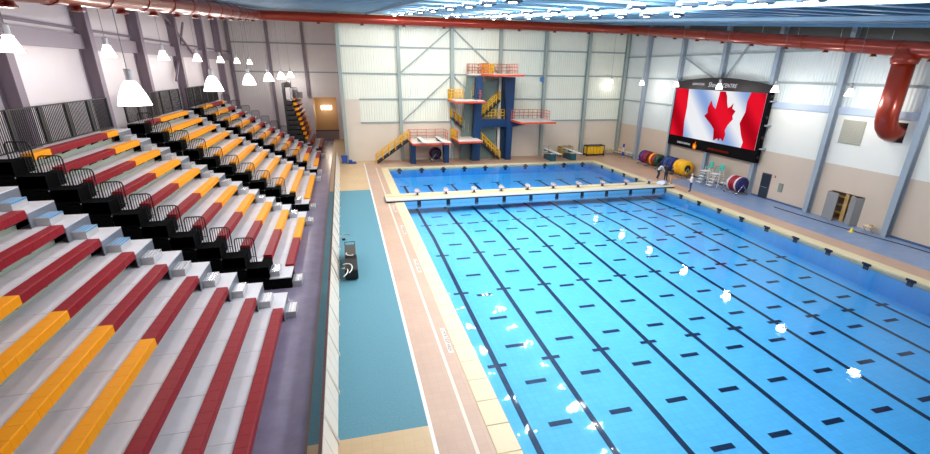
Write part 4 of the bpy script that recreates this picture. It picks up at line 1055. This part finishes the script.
    mats = [mat('cloth_%d_%d_%d' % shirt, shirt, 0.8), mat('cloth_%d_%d_%d' % pants, pants, 0.8), mat('skin_%d' % skin[0], skin, 0.5), mat('hair_%d_%d' % hair[:2], hair, 0.6), mat('shoe_dark', (40, 38, 40), 0.6)]
    for m in mats: bm2.materials.append(m)
    for p in bm2.polygons:
        c = p.center/s; p.use_smooth = True
        hdist = (Vector(c)-hd).length
        wd_ = min((Vector(c)-Vector(J['pal'])).length, (Vector(c)-Vector(J['par'])).length)
        if hdist < 0.15:
            rel = Vector(c)-hd; i = 3 if (rel.z > 0.05 or (rel.y > 0.0 and rel.z > -0.05)) else 2
        elif wd_ < 0.15: i = 2
        elif c.z < 0.10: i = 4
        elif c.z < 0.98 and abs(c.x) < 0.25 and c.y > -0.3: i = 1
        elif (Vector(c)-Vector(J['neck'])).length < 0.075: i = 2
        elif not sleeves and min((Vector(c)-Vector(J['ell'])).length, (Vector(c)-Vector(J['elr'])).length) < 0.14: i = 2
        else: i = 0
        p.material_index = i
    t = thing('person', label, 'person', loc, rz)
    put('body', bm2, t)
    eb = MB()
    for sd in (-1, 1): eb.lathe([(0.0, -0.012), (0.010, -0.008), (0.012, 0.0), (0.0, 0.006)], 8, 'y', ((hd.x+sd*0.03)*s, (hd.y-0.088)*s, (hd.z+0.01)*s))
    eb.build('eyes', M_black, t)
    MB().box((hd.x-0.022)*s, (hd.x+0.022)*s, (hd.y-0.094)*s, (hd.y-0.078)*s, (hd.z-0.066)*s, (hd.z-0.056)*s).build('mouth', mat('lips', (160, 90, 84), 0.5), t)
    return t
person('person standing on the deck in white top and blue jeans', (26.45, 26.25, 0.02), -2.2, 1.66, (236, 232, 230), (44, 64, 110), (214, 206, 196), pose='hold')
person('person in grey shirt and dark trousers bending beside the bulkhead end', (26.9, 32.0, 0), 1.3, 1.75, (190, 196, 200), (34, 36, 44), (60, 44, 36), pose='bend')
person('person in black clothes standing by the bulkhead end', (27.3, 31.2, 0), 2.0, 1.68, (30, 30, 36), (28, 30, 40), (50, 40, 36), pose='hold')
person('person in black top and tan trousers at the bulkhead', (26.75, 29.6, 0), 1.0, 1.72, (36, 34, 38), (196, 158, 110), (90, 62, 44), pose='stand')
# towel over the end of the bulkhead
t = thing('draped_cloth', 'white cloth draped over the bulkhead near the people', 'cloth', (24.95, 28.3, 0.17))
b = MB(); nx, ny = 8, 8
vs = []; fs = []
for j in range(ny+1):
    for i in range(nx+1):
        u, v = i/nx-0.5, j/ny-0.5
        vs.append((u*0.9, v*1.0+0.05*math.sin(6*u), 0.48-0.38*max(0, abs(u)*2-0.35)-0.1*abs(v)+0.04*math.sin(9*v+5*u)))
for j in range(ny):
    for i in range(nx): fs.append((j*(nx+1)+i, j*(nx+1)+i+1, (j+1)*(nx+1)+i+1, (j+1)*(nx+1)+i))
b.add(vs, fs).build('sheet', mat('cloth_pale', (206, 212, 236), 0.8), t, True)
